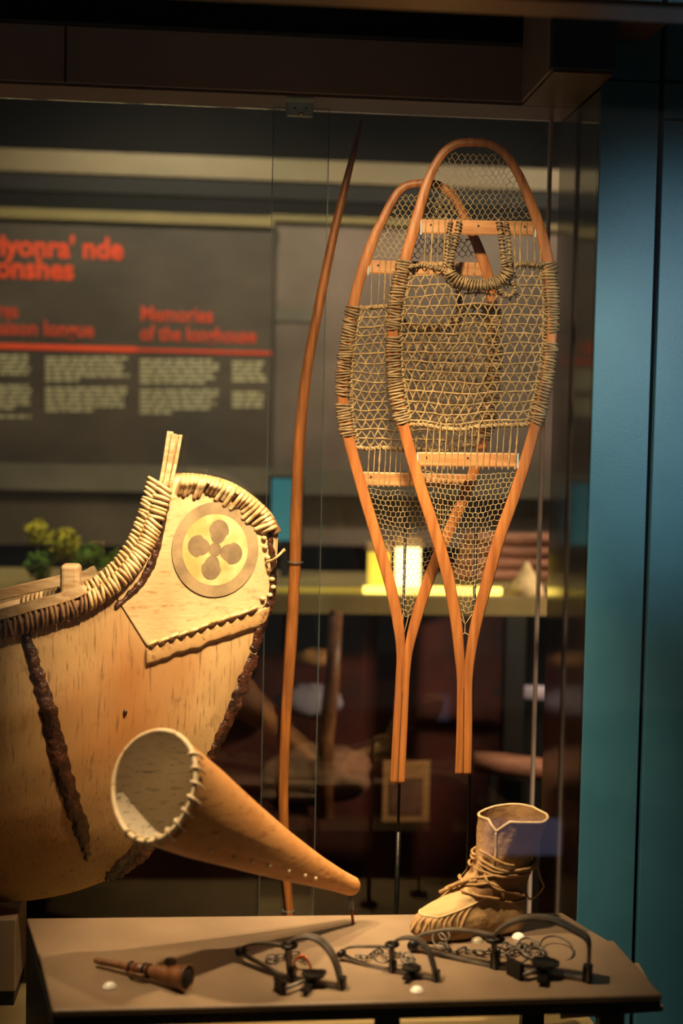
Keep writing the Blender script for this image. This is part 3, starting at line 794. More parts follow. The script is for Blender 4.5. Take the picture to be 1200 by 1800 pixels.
# thick root wraps over the crown of the bow
crown = catmull([Vector((x, y, 0)) for x, y in ((312,838),(340,838),(370,842),(400,851),(430,867),(455,888),(472,905),(485,928))], 12)
cor = MB(); cpts = [on_case(c.x, c.y + 9, DC - hull_w(c.x, 0.02) * 0.6) for c in crown]
cor.tube(cpts, 0.012, 8).build('crown_core', M['root_dark'], canoe, smooth=True)
d_ = 0; last = crown[0]; k = 0
for i in range(1, len(crown) - 1):
    d_ += (crown[i] - last).length; last = crown[i]
    if d_ < 7.2: continue
    d_ = 0; k += 1
    T = (crown[i+1] - crown[i-1]).normalized(); N = Vector((-T.y, T.x, 0)); c = crown[i]
    ln = random.choice((26, 30, 34, 38)) if k % 7 else 16
    lean = -7 if c.x < 400 else -3
    x2_, y2_ = c.x + N.x * ln + T.x * lean, c.y + N.y * ln + T.y * lean
    p0 = mirror(hull(x2_, y2_, 0.003)); p1 = mirror(hull(c.x + N.x*6, c.y + N.y*6 , 0.012)); 
    p2 = on_case(c.x - N.x*2, c.y - N.y*2, DC); p3 = hull(c.x + N.x*6, c.y + N.y*6, 0.014); p4 = hull(c.x + N.x*ln*.6 + T.x*lean*.5, c.y + N.y*ln*.6 + T.y*lean*.5, 0.010); p5 = hull(x2_, y2_, 0.002)
    MB().tube(catmull([p0, p1, p2, p3, p4, p5], 4), 0.0048 * random.uniform(.85, 1.15), 6).build('crown_wrap', M['root'], canoe, smooth=True)
# stem: dark gum strip, small stitches and a loose cord end
def ribbon(name, pts_w, mat, out=0.004, parent=canoe, rag=3.0, seed=0):
    pp = catmull([Vector((x, y, w)) for x, y, w in pts_w], 10); rows = []
    for i, c in enumerate(pp):
        T = Vector((pp[min(i+1, len(pp)-1)].x - pp[max(i-1, 0)].x, pp[min(i+1, len(pp)-1)].y - pp[max(i-1, 0)].y, 0)).normalized()
        N = Vector((-T.y, T.x, 0)); row = []
        a = noise.noise(Vector((i * .35, seed, 1))) * rag; b = noise.noise(Vector((i * .35, seed, 7))) * rag
        for k in range(7):
            u = -1 + k / 3
            sh = (c.z + (a if u < 0 else b)) * u
            row.append(hull(c.x + N.x * sh, c.y + N.y * sh, out * (1.001 - u*u) + 0.0015 + 0.002 * noise.noise(Vector((i*.5, k, seed)))))
        rows.append(row)
    return MB().grid(rows).build(name, mat, parent, smooth=True)
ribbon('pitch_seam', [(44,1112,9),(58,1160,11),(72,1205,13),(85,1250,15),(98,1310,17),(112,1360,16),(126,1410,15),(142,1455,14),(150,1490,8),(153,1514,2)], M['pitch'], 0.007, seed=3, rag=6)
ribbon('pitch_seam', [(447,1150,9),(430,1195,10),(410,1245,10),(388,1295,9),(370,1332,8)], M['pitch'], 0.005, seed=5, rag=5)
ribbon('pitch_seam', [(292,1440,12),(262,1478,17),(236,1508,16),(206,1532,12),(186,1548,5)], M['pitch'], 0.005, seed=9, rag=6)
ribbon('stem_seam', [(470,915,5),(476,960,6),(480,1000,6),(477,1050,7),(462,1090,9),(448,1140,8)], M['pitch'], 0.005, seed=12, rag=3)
ribbon('shade_strip', [(205,1066,5),(240,1034,7),(262,1000,8),(278,955,7),(290,900,5),(298,862,5)], M['pitch'], 0.005, seed=15, rag=3)  # dark strip painted in for shade between gunwale lashing and bow panel
for (x, y) in ((458,930),(464,946),(466,962),(470,980),(474,1002),(478,1018),(480,1032),(474,1046),(462,1052)):
    MB().ball(hull(x, y, 0.006), 0.0058, 6, 8, (1, .7, .8)).build('stem_knot', M['root'], canoe, smooth=True)
MB().tube(catmull([hull(468, 988, .006), on_case(480, 984, DC - .03), on_case(488, 978, DC - .035), on_case(496, 970, DC - .03), on_case(501, 966, DC - 0.03)], 5), [0.0028]*16 + [.0036]*4 + [.0042], 6).build('cord_end', M['root'], canoe, smooth=True)
for (x, y) in ((220,1252),):
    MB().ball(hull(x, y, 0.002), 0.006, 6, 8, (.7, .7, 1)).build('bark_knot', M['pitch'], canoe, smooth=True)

# support block under the canoe
cb0, cb1 = on_case(-330, 1590, DC), on_case(38, 1590, DC)
cradle = thing('canoe_support', cc(cx(cb0), DC, ZDECK), 'grey block standing on the case floor beneath the canoe keel', 'support')
zk = on_case(20, 1592, DC).z
MB().box(cx(cb0), cx(cb1), DC - 0.08, DC + 0.08, ZDECK + 0.03, zk).build('block', M['plinth'], cradle, bevel=0.003)
MB().box(cx(cb0), cx(cb1) - 0.004, DC - 0.07, DC + 0.07, ZDECK, ZDECK + 0.03).build('foot', M['plinth_dark'], cradle)

# ------------------------------------------------------------------ birchbark horn
def campt(px, py, d):     # point at depth d along the view axis
    return CAM + CROT @ Vector(((px - 600) / F * d, -(py - 900) / F * d, -d))
CR, CU, CB = CROT @ Vector((1,0,0)), CROT @ Vector((0,1,0)), CROT @ Vector((0,0,1))   # right, up, toward viewer
dm, dt = 2.26, 2.55
MC, TC = campt(270, 1379, dm), campt(618, 1558, dt)
def basis(k):
    a0 = (CR * 0.457 + CU * 0.889) 
    img = (CR * 0.889 - CU * 0.457)
    c = 0.765
    b0 = img * c + CB * math.sqrt(1 - c*c)
    return a0, b0
A0, B0 = basis(0)
hroot = on_z(620, 1622, ZT)
horn = thing('bark_horn', hroot, 'cone-shaped birchbark horn with wide open mouth raised on a thin pin', 'horn')
RM, RT_ = 98 * dm / F, 20 * dt / F
prof = [(0,1.0),(0.06,0.965),(0.2,0.86),(0.4,0.66),(0.6,0.48),(0.8,0.31),(0.93,0.225),(1.0,0.20)]
def horn_ring(t, dr=0.0, n=48):
    c = MC.lerp(TC, t); 
    # gentle upward bow of the lower line
    c = c + CU * (-0.010 * math.sin(math.pi * t))
    r = RM * interp(prof, t) + dr
    ax = (TC - MC).normalized()
    k = min(1, t * 2.2)
    a = A0.lerp((A0 - ax * A0.dot(ax)).normalized(), k); b = B0.lerp((B0 - ax * B0.dot(ax)).normalized(), k)
    wobv = lambda th: 1 + 0.02 * math.sin(3*th + t*5) * (1 - t)
    return [c + (a * math.cos(2*math.pi*i/n) + b * math.sin(2*math.pi*i/n)) * r * wobv(2*math.pi*i/n) for i in range(n)]
ts = [k / 40 for k in range(41)]
rows = [horn_ring(t) for t in ts]
ax = (TC - MC).normalized()
endc = sum(rows[-1], Vector()) / 48
for k, e in ((0.85, .006), (0.6, .0105), (0.3, .013)):
    rows.append([endc + (p - endc) * k + ax * e for p in rows[40]])
rows.append([endc + ax * .0135] * 48)
MB().grid(rows, True).build('outer_bark', M['horn'], horn, smooth=True)
MB().grid([horn_ring(t, -0.003) for t in ts[:36]], True).build('inner_bark', M['horn_in'], horn, smooth=True)
rim = horn_ring(0.0, -0.001)
MB().tube(rim, 0.0042, 8, closed=True).build('rim', M['rim_bark'], horn, smooth=True)
for i in range(0, 48, 2):
    th = 2*math.pi*i/48
    if not (0.06 < (i/48) < 0.52): continue
    c = rim[i]; o_ = (c - MC).normalized(); T = (rim[(i+1) % 48] - rim[i-1]).normalized()
    p = [c - o_*.006 + ax*.012 - T*.003, c - o_*.006 - ax*.003, c - ax*.006 + T*.001, c + o_*.007 + ax*.001 + T*.003, c + o_*.005 + ax*.014 + T*.005]
    MB().tube(catmull(p, 4), 0.0019 * random.uniform(.9, 1.4), 5).build('rim_stitch', M['rim_bark'], horn, smooth=True)
# lapped seam along the visible side, with tiny stitches
TH = 2*math.pi*0.335
def horn_pt(t, th, out):
    n = 240; ring = horn_ring(t, out, n); return ring[int(round(th / (2*math.pi) * n)) % n]
seamv = [(0.03, 0.335), (0.2, 0.33), (0.35, 0.315), (0.5, 0.30), (0.66, 0.285), (0.8, 0.275)]
sp = []
for k in range(40):
    t = lerp(0.03, 0.82, k / 39); f = interp(seamv, t) * 2*math.pi
    sp.append([horn_pt(t, f, 0.0002), horn_pt(t, f - 0.01, 0.0034), horn_pt(t, f - 0.25, 0.0022), horn_pt(t, f - 0.6, 0.0003)])
MB().grid(sp).build('lapped_seam', M['horn'], horn, smooth=True)
for t in (0.2, 0.32, 0.41, 0.50, 0.6, 0.69, 0.75):
    f = interp(seamv, t) * 2*math.pi
    MB().ball(horn_pt(t, f - 0.02, 0.003), 0.0042, 5, 8).build('seam_stitch', M['rim_bark'], horn, smooth=True)
pb = hroot; pt = campt(616, 1574, dt)
MB().tube([pb, lerp(pb, pt, .5)], 0.0026, 8).build('pin', M['stave'], horn, smooth=True)
MB().tube([lerp(pb, pt, .48), pt + EZ * .006], 0.0042, 8).build('pin_sleeve', M['acrylic_edge'], horn, smooth=True)

# ------------------------------------------------------------------ moccasin boot
bo = on_z(877, 1630, ZT)
boot = thing('moccasin_boot', bo, 'tan smoked-hide moccasin boot with wrapped thong laces on the table', 'boot')
U = Vector((-0.88, -0.48, 0)).normalized(); W = Vector((U.y, -U.x, 0)); W = -W if W.y > 0 else W   # W toward viewer side
BT = [(0,-30,160,36),(0.006,-37,174,45),(0.022,-41,182,50),(0.040,-41,174,49),(0.053,-40,152,46),(0.066,-39,124,43),(0.080,-39,98,41),(0.094,-40,78,41),(0.108,-42,64,43),(0.125,-46,57,46),(0.150,-52,55,50),(0.178,-59,57,56),(0.204,-65,60,61)]
def bq(z, i):
    tab = [(r[0], r[i]) for r in BT]; return interp(tab, z) / 1000
def boot_pt(z, th, out=0.0):
    a, b, w = bq(z, 1), bq(z, 2), bq(z, 3)
    c0 = 0.012 if z < 0.06 else 0.0
    u = math.cos(th); v = math.sin(th)
    # egg outline: longer toward the toe
    half = b if u > 0 else -a
    p = 2.3
    den = (abs(u)**p + abs(v)**p) ** (1/p)
    uu = u / den * (half + out); vv = v / den * (w + out)
    if u > 0: vv *= 1 - 0.12 * (u/den) * min(1, b/0.12)
    lean = max(0, z - 0.07) * 0.13
    puck = 0
    if 0.01 < z < 0.046 and u > -0.1: puck = 0.0016 * math.sin(th * 34) * math.sin((z - 0.01)/0.036*math.pi)
    crease = 0.0016 * noise.noise(Vector((u*4, v*4, z*70))) + 0.002 * noise.noise(Vector((u*2 + 5, v*2, z*26)))
    k = 1 + (puck + crease) / 0.05
    return bo + U * uu * k + W * vv * k + CR * lean + EZ * z
NB = 112
zs = [0, .003, .006, .014, .022, .03, .036, .040, .046, .053, .06, .066, .073, .08, .087, .094, .101, .108, .116, .125, .137, .15, .164, .178, .190, .198]
def ztop_b(th):   # rim: tall at the back, a V notch at the front left
    d = abs(((th - 0.55 + math.pi) % (2*math.pi)) - math.pi)
    return 0.205 - max(0, 1 - d / 0.35) * 0.020 + 0.003*math.sin(2*th) 
rows = []
for z in zs:
    rows.append([boot_pt(z * (ztop_b(2*math.pi*i/NB) / 0.198 if z > 0.15 else 1) if z > 0.15 else z, 2*math.pi*i/NB) for i in range(NB)])
ths = [2*math.pi*i/NB for i in range(NB)]
mb = MB().grid(rows, True)
mb.f.append(tuple(range(NB)))
mb.build('hide_upper', M['hide'], boot, smooth=True)
inn = [[boot_pt(ztop_b(t_) * k, t_, -0.0035) for t_ in ths] for k in (1.0, .85, .65, .5)]
inn.append([sum(inn[-1], Vector()) / NB] * NB)
MB().grid(inn, True).build('lining', M['hide_dk'], boot, smooth=True)
MB().tube([boot_pt(ztop_b(t_), t_, -0.0015) for t_ in ths], 0.0026, 6, closed=True).build('top_edge', M['hide_edge'], boot, smooth=True)
# front overlap edge running down from the notch
MB().tube(catmull([boot_pt(z, th, 0.001) for z, th in ((.186,.55),(.170,.60),(.150,.66),(.130,.70),(.112,.7))], 5), 0.0022, 6).build('front_edge', M['hide_edge'], boot, smooth=True)
# vamp
def vamp_low(th):
    d = abs(th - 0.0)
    return 0.047 + 0.030 * max(0, (d - 0.55) / 0.55) ** 1.5
rows = []
for i in range(41):
    th = lerp(-1.1, 1.1, i / 40); zl = vamp_low(th)
    rows.append([boot_pt(lerp(zl, 0.092, k / 14), th, 0.0022 * (1 if k else 0.2)) for k in range(15)])
MB().grid(rows).build('vamp', M['hide_lt'], boot, smooth=True)
MB().tube([boot_pt(vamp_low(lerp(-1.1, 1.1, i/40)), lerp(-1.1, 1.1, i/40), 0.0022) for i in range(41)], 0.0017, 6).build('vamp_seam', M['hide_edge'], boot, smooth=True)
# gathered puckers below the vamp seam
for i in range(18):
    th = lerp(-0.25, 0.95, i / 17)
    MB().tube([boot_pt(lerp(0.014, vamp_low(th) - .002, k / 5), th + 0.02*math.sin(k), 0.0006) for k in range(6)], [0.0012,.002,.0026,.0028,.0024,.0018], 6).build('pucker', M['hide'], boot, smooth=True)
# ankle cuff
def cuff_low(th): return 0.060 + 0.012 * math.cos(th) ** 2 + (0.020 * max(0, math.cos(th)))
rows = []
for i in range(81):
    th = lerp(0.45, 2*math.pi - 0.45, i / 80)
    rows.append([boot_pt(lerp(cuff_low(th), 0.122, k / 10), th, 0.0035 + 0.002 * math.sin(k / 10 * math.pi)) for k in range(11)])
MB().grid(rows).build('ankle_cuff', M['hide_dk'], boot, smooth=True)
MB().tube([boot_pt(cuff_low(lerp(0.45, 2*math.pi-.45, i/80)), lerp(0.45, 2*math.pi-.45, i/80), 0.004) for i in range(81)], 0.0019, 6).build('cuff_hem', M['thong'], boot, smooth=True)
# laces
def lace(ctrl, r=0.0026, out=0.007):
    pts = catmull([Vector((z, th, 0)) for z, th in ctrl], 8)
    MB().tube([boot_pt(p.x, p.y, out + 0.0012 * math.sin(i * .7)) for i, p in enumerate(pts)], r, 6).build('thong_lace', M['thong'], boot, smooth=True)
full = lambda z0, z1, z2: [(z0, 0.15), (z1, 0.8), (z2, 1.5), (z2 + .002, 2.1), (z1 + .004, 2.7), (z1, 3.6), (z0, 4.6), (z0, 6.2)]
lace([(0.150,.10),(.145,.5),(.134,.95),(.128,1.3)])
lace(full(0.138, 0.124, 0.116)); lace(full(0.131, 0.118, 0.119)); lace(full(0.120, 0.112, 0.108))
lace([(0.130,.15),(.112,.55),(.095,.95),(.082,1.35),(.074,1.7),(.070,1.95)])
lace([(0.100,.05),(.106,.5),(.112,1.0),(.110,1.6),(.108,2.2)])
lace([(0.092,.0),(.094,.5),(.098,.9),(.088,1.2),(.072,1.35)])
lace([(0.085,.3),(.080,.8),(.074,1.1),(.070,1.3)], 0.0023)
lace([(0.098,-.5),(.094,-.1),(.096,.2),(.101,.45)], 0.0034)
# knot over the instep
kn = boot_pt(0.093, 0.05, 0.010)
for (dx, dz, rr) in ((-.018,-.006,.0052),(-.006,-.001,.0055),(.006,.003,.0045),(-.028,-.012,.0045)):
    MB().tube(catmull([kn + CR*(dx-.010) - EZ*.004 + EZ*dz, kn + CR*dx + EZ*(dz+.003) - EY*.006, kn + CR*(dx+.011) + EZ*(dz+.003)], 4), rr*.75, 7).build('lace_knot', M['thong'], boot, smooth=True)
# loose loop behind the ankle
lp = [boot_pt(0.118, 2.7, 0.006), on_y(932, 1509, 2.52), on_y(944, 1524, 2.51), on_y(950, 1545, 2.51), on_y(955, 1558, 2.51), on_y(945, 1572, 2.515), on_y(930, 1580, 2.52), boot_pt(0.072, 2.7, 0.004)]
MB().tube(catmull(lp, 8), 0.0017, 6).build('loose_lace', M['thong'], boot, smooth=True)

# ------------------------------------------------------------------ steel traps
def flatbar(mb, pts, w, th, side, n=8):
    mb.tube(catmull(pts, n), 1.0, sec=[(-th/2,-w/2),(th/2,-w/2),(th/2,w/2),(-th/2,w/2)], normal=side)
def trap(spec):
    g = lambda x, y: on_front(x, y) if True else None
    A, B = g(*spec['A']), g(*spec['B'])
    n1 = (B - A).cross(EZ).normalized()
    J = lambda x, y, o=0.0: plane(x, y, A + n1 * o, n1)
    root = thing('steel_trap', A, spec['label'], 'trap', 'steel leg-hold traps on the table')
    k = spec['k']
    for o in (-0.0056*k, 0.0056*k):
        m_ = MB(); flatbar(m_, [p + n1 * o for p in [J(x, y) for x, y in spec['jaw']]], 0.0100*k, 0.0036*k, n1)
        m_.build('jaw', M['steel'], root, smooth=False)
    C = g(*spec['C']); n2 = (A - C).cross(EZ).normalized()
    S = lambda x, y: plane(x, y, C, n2)
    m_ = MB(); flatbar(m_, [S(x, y) for x, y in spec['upper']], 0.011*k, 0.0028*k, n2); m_.build('spring_leaf', M['steel'], root)
    m_ = MB(); flatbar(m_, [S(x, y) for x, y in spec['lower']], 0.011*k, 0.003*k, n2); m_.build('spring_leaf', M['steel'], root)
    bend = S(*spec['upper'][0])
    MB().tube([bend - n2*0.008*k, bend + n2*0.008*k], 0.007*k, 12).build('spring_bend', M['black_steel'], root, smooth=True)
    # spring eye round the jaws, base bars, hinge posts, pan and dog
    eye = J(*spec['eye']); m_ = MB(); loop_ring(eye, n1 * 0.013*k, n1.cross(EZ) * 0.011*k, 0, 0.0035*k, m_, 12, 6); m_.build('spring_eye', M['black_steel'], root, smooth=True)
    for q in (A, B):
        m_ = MB(); e = (B - A).normalized(); hh = spec['post'] 
        c = q + EZ * hh/2
        m_.hexa([c + e*a*.006*k + n1*b*.008*k + EZ*cz*hh/2 for cz in (-1, 1) for a, b in ((-1,-1),(1,-1),(1,1),(-1,1))]).build('hinge_post', M['black_steel'], root, bevel=0.001)
    m_ = MB(); flatbar(m_, [A + EZ*.003, A.lerp(B, .5) + EZ*.003, B + EZ*.003], 0.012*k, 0.004*k, n1, 3); m_.build('base_bar', M['steel'], root)
    mid = A.lerp(B, spec.get('mid', .45)); e = (B - A).normalized()
    m_ = MB(); flatbar(m_, [mid - n1*0.045*k*spec['cs'] + EZ*.006, mid + EZ*.006, mid + n1*0.05*k*spec['cs'] + EZ*.006], 0.012*k, 0.004*k, e, 3); m_.build('cross_bar', M['black_steel'], root)
    pan = mid + EZ * 0.016*k + n1*0.004
    m_ = MB(); m_.tube([pan, pan + EZ*0.003], 0.019*k, 10).build('pan', M['black_steel'], root)
    dp = g(*spec['dog']); ee = (e * .8 + n1 * .6).normalized(); ff = Vector((-ee.y, ee.x, 0))
    m_ = MB(); m_.hexa([dp + ee*a*.013*k + ff*b*.004*k + EZ*z for z in (0.001, 0.022*k) for a, b in ((-1,-1),(1,-1),(1,1),(-1,1))]).build('dog', M['black_steel'], root, bevel=0.001)
    MB().tube([dp + ee*.014*k + EZ*.010, mid + EZ*.012], 0.0035*k, 6).build('dog_arm', M['steel'], root, smooth=True)
    # chain
    pp = catmull([g(x, y) + EZ * .004 for x, y in spec['chain']], 14); d = 0; last = pp[0]; fl = 0; L = 0.0085*k
    for i in range(1, len(pp) - 1):
        d += (pp[i] - last).length; last = pp[i]
        if d >= L * 1.45:
            d = 0; fl ^= 1
            T = (pp[i+1] - pp[i-1]).normalized(); Sd = T.cross(EZ).normalized()
            Bv = (Sd if fl else (Sd * .5 + EZ * .8)) * L * .55
            m_ = MB(); loop_ring(pp[i] + EZ * (.001 + .003 * (not fl)), T * L, Bv, 0, 0.0015*k, m_, 10, 5); m_.build('chain_link', M['steel'], root, smooth=True)
    for (x, y, ra, rb, h) in spec['rings']:
        c = g(x, y) + EZ * h; m_ = MB(); loop_ring(c, EX * ra, EY * rb + EZ * 0.3 * rb, 0, 0.0018, m_, 20, 5); m_.build('ring', M['steel'], root, smooth=True)
    return root
t1 = trap(dict(label='steel trap nearest the carved wooden call, with copper wire on its jaws', k=1.0, cs=1.0,
    A=(512,1722), B=(600,1738), jaw=[(512,1720),(508,1690),(507,1662),(518,1650),(540,1646),(562,1653),(582,1675),(594,1704),(600,1736)],
    C=(424,1690), upper=[(424,1672),(432,1662),(452,1658),(478,1658),(506,1663)], lower=[(424,1672),(440,1684),(466,1698),(490,1712),(512,1720)],
    eye=(508,1662), post=0.020, dog=(492,1744), chain=[(466,1692),(480,1690),(500,1688),(520,1684),(535,1694)], rings=[(478,1690,.010,.012,.004)]))
mb = MB(); pp = [plane(x, y, on_front(530, 1705), EY) for x, y in ((522,1684),(532,1681),(541,1690),(546,1702),(541,1709),(530,1709),(521,1703),(517,1692))]
for ph in (0, math.pi):
    cp = catmull(pp, 8, True)
    mb.tube([p + EZ * .002*math.sin(i*.9+ph) + EY * .002*math.cos(i*.9+ph) for i, p in enumerate(cp)], 0.0017, 5, closed=True)
mb.build('copper_wire_ring', M['copper'], t1, smooth=True)['label'] = 'twisted bright copper wire ring'
trap(dict(label='smallest steel trap, in the middle of the three on the table', k=0.85, cs=.8,
    A=(690,1708), B=(766,1724), jaw=[(690,1706),(689,1680),(689,1660),(698,1652),(716,1648),(736,1653),(752,1670),(761,1695),(766,1722)],
    C=(600,1688), upper=[(600,1676),(606,1668),(625,1664),(655,1664),(688,1664)], lower=[(600,1676),(618,1686),(645,1697),(668,1704),(690,1708)],
    eye=(689,1660), post=0.018, dog=(726,1716), chain=[(622,1682),(640,1690),(655,1682),(668,1676),(680,1690),(700,1682),(712,1690),(725,1694),(715,1700)],
    rings=[(672,1684,.014,.020,.005),(700,1690,.012,.016,.004),(716,1690,.010,.014,.006)]))
trap(dict(label='largest steel trap with tall arched jaws, closest to the hide boot', k=1.25, cs=.8, mid=.55,
    A=(870,1700), B=(1032,1724), jaw=[(870,1698),(869,1670),(868,1646),(882,1630),(908,1617),(945,1613),(980,1620),(1010,1635),(1033,1652),(1035,1685),(1033,1722)],
    C=(727,1672), upper=[(727,1660),(732,1648),(752,1640),(790,1634),(830,1637),(868,1644)], lower=[(727,1660),(760,1670),(800,1682),(840,1693),(870,1700)],
    eye=(869,1650), post=0.026, dog=(905,1718), chain=[(770,1660),(785,1672),(800,1680),(820,1676),(845,1682),(870,1676),(890,1684),(905,1678),(925,1668),(945,1672),(955,1686),(935,1688),(915,1672),(895,1668),(880,1676)],
    rings=[(978,1674,.028,.034,.006),(930,1676,.018,.026,.010),(945,1684,.016,.02,.006),(910,1684,.014,.018,.004),(772,1662,.012,.02,.010),(780,1658,.009,.014,.014)]))

# ------------------------------------------------------------------ carved wooden call lying on the table
ca, cb_ = on_front(166, 1699) + EZ * .010, on_front(328, 1741) + EZ * .020
call = thing('carved_call', on_front(250, 1722), 'small dark brown carved wooden call with flared end lying on table', 'call')
T = (cb_ - ca); prof2 = [(0,.003),(.03,.0055),(.2,.0055),(.34,.0062),(.42,.008),(.5,.0105),(.56,.0085),(.64,.0105),(.8,.014),(.92,.0185),(1,.0205)]
pp = [ca.lerp(cb_, k / 50) for k in range(51)]
MB().tube(pp, [interp(prof2, k / 50) for k in range(51)], 18, caps=False).build('body', M['call_wood'], call, smooth=True)
Tn = T.normalized()
MB().tube([cb_ - Tn*.002, cb_ + Tn*.0005], .0195, 18).build('bore', M['near_black'], call, smooth=True)
MB().tube([cb_ + Tn.orthogonal().normalized()*.0 + (Tn.orthogonal().normalized()*math.cos(a) + Tn.cross(Tn.orthogonal()).normalized()*math.sin(a))*.020 for a in [2*math.pi*k/20 for k in range(20)]], .0022, 6, closed=True).build('lip', M['call_wood'], call, smooth=True)
for t in (.40, .55, .60):
    c = ca.lerp(cb_, t); n_ = Tn.orthogonal().normalized(); m_ = MB()
    loop_ring(c, n_ * (interp(prof2, t) + .001), Tn.cross(n_) * (interp(prof2, t) + .001), 0, .0022, m_, 14, 5); m_.build('binding', M['near_black'], call, smooth=True)
c = ca.lerp(cb_, .47) - EZ * .004
MB().tube(catmull([c - Tn*.02 - EZ*.002, c - Tn*.01 - EY*.014, c + Tn*.01 - EY*.014, c + Tn*.022 - EZ*.002], 5), .0028, 6).build('loop', M['call_wood'], call, smooth=True)

# ------------------------------------------------------------------ little dome buttons
for (px, py, r, mt, lb) in ((193,1735,.0105,'dome','milky white dome button in front of the carved wooden call'),
                            (733,1742,.0105,'dome','milky white dome button in front of the smallest trap'),
                            (911,1648,.0115,'dome','milky white dome button between boot and largest trap'),
                            (299,1691,.0105,'dome_clear','clear dome button behind the carved wooden call'),
                            (838,1655,.0115,'dome_clear','clear dome button at the sole of the hide boot')):
    p = on_table(px, py)
    d = MB(); d.ball(p, r, 6, 16, (1, 1, .78), half=True)
    o = thing('dome_button', p, lb, 'button', 'dome buttons on the table')
    d.build('cap', M[mt], o, smooth=True)
    m_ = MB(); loop_ring(p + EZ*.0007, Vector((r, 0, 0)), Vector((0, r, 0)), 0, .0008, m_, 20, 5); m_.build('base_ring', M[mt], o, smooth=True)

# ------------------------------------------------------------------ hall behind the case
M['print_dark'] = pmat('dark_sepia_print', '#332a21', '#5c4e40', (1, 1, 1.6), 3.2, 0.55, 0.0, lo=0.25, hi=0.75)
M['print_pink'] = pmat('faded_rose_print', '#55473f', '#8d776b', (1, 1, 1.2), 2.6, 0.5, 0.0, lo=0.25, hi=0.75)
M['red_print'] = pmat('red_lettering', '#f2481a', '#ff5520', (1, 1, 1), 5, 0.6, 0.0)
M['dull_red'] = pmat('dull_red_lettering', '#d2431f', '#de4c26', (1, 1, 1), 5, 0.6, 0.0)
M['text_pale'] = pmat('pale_lettering', '#b8ad86', '#c8bd96', (1, 1, 1), 5, 0.6, 0.0)
M['cream_rail'] = pmat('cream_rail', '#7a6a50', '#867458', (1, 1, 1), 4, 0.5, 0.05, 60)
M['olive_rail'] = pmat('olive_edge_strip', '#7c6c42', '#8a784a', (1, 1, 1), 4, 0.5, 0.05, 60)
M['grey_band'] = pmat('grey_ledge', '#5d5448', '#6f6556', (1, 1, 1), 4, 0.6, 0.05, 60)
DP = 5.10
pa, pb2 = on_case(-330, 380, DP), on_case(474, 815, DP)
panel = thing('text_panel', cc(cx(pa), DP, pb2.z), 'dark exhibition text panel with red headings and pale text columns', 'panel')
zp1, zp0 = on_case(240, 392, DP).z, on_case(240, 960, DP).z
xp0, xp1 = cx(pa), cx(pb2)
MB().box(xp0, xp1, DP, DP + 0.03, zp0, zp1).build('board', M['print_dark'], panel)
MB().box(xp0, xp1, DP - 0.02, DP + 0.03, zp1, on_case(240, 374, DP).z).build('top_edge', M['olive_rail'], panel)
zr = on_case(240, 615, DP).z
xmid = cx(on_case(240, 615, DP))
MB().box(xp0, xmid, DP - 0.004, DP, zr - .008, zr + .010).build('red_rule', M['red_print'], panel)
MB().box(xmid, xp1, DP - 0.004, DP, zr - .006, zr + .006).build('red_rule', M['dull_red'], panel)
def letters(txt, px, py, size_px, mat, align, width, parent=panel, bold=0.0015):
    cu = bpy.data.curves.new('heading', 'FONT'); cu.body = txt; cu.size = size_px * DP / F; cu.extrude = 0.001; cu.offset = bold
    cu.align_x = align; cu.resolution_u = 3
    ob = bpy.data.objects.new('tmp', cu); COL.objects.link(ob)
    me = bpy.data.meshes.new_from_object(ob.evaluated_get(bpy.context.evaluated_depsgraph_get()))
    bpy.data.objects.remove(ob); 
    p = on_case(px, py, DP - 0.003); org = parent_origin(parent)
    ex_ = [v.co.x for v in me.vertices]; kx = width * DP / F / (max(ex_) - min(ex_))
    for v in me.vertices:
        v.co = tuple(p + EX * v.co.x * kx + EZ * v.co.y - EY * v.co.z - org)
    me.materials.clear(); me.materials.append(mat)
    o = bpy.data.objects.new('heading', me); COL.objects.link(o); o.parent = parent; o['kind'] = 'stuff'
    return o
letters("Ayiyonra' nde", 216, 455, 50, M['red_print'], 'RIGHT', 262, bold=0.003)
letters("yanonshes", 130, 491, 50, M['red_print'], 'RIGHT', 200, bold=0.003)
letters("Mémoires", 32, 558, 36, M['dull_red'], 'RIGHT', 116)
letters("de la maison longue", 165, 592, 36, M['dull_red'], 'RIGHT', 256)
letters("Memories", 246, 563, 36, M['dull_red'], 'LEFT', 124)
letters("of the longhouse", 246, 597, 36, M['dull_red'], 'LEFT', 200)
def column(x0_, x1_, y0_, y1_):
    mb = MB(); rr = random.Random(int(x0_ * 7 + y0_)); n = int((y1_ - y0_) / 7.6)
    for j in range(n):
        if j % 7 == 6: continue
        y = y0_ + j * 7.6 + 3.8; x = x0_; end = x1_ - rr.uniform(0, 16) - (rr.uniform(20, 90) if j % 7 == 5 else 0)
        while x < end:
            w = rr.uniform(8, 26); e = min(x + w, end)
            p, q = on_case(x, y, DP - .002), on_case(e, y, DP - .002)
            h = 2.4 * DP / F
            if e - x > 3: mb.add([p - EZ*h, q - EZ*h, q + EZ*h, p + EZ*h], [(0,1,2,3)])
            x = e + 3.5
    tag(mb.build('text_column', M['text_pale'], panel), kind='stuff')
column(-120, 58, 622, 742); column(80, 228, 626, 738); column(246, 386, 630, 742); column(408, 472, 634, 725)
pc, pd = on_case(476, 400, DP + .05), on_case(1010, 860, DP + .05)
pan2 = thing('photo_panel', cc(cx(pc), DP + .05, pd.z), 'faded rose-grey photo panel behind the snowshoes', 'panel')
MB().box(cx(pc), cx(pd) + .3, DP + .05, DP + .08, on_case(700, 960, DP + .05).z, on_case(700, 398, DP + .05).z).build('board', M['print_pink'], pan2)
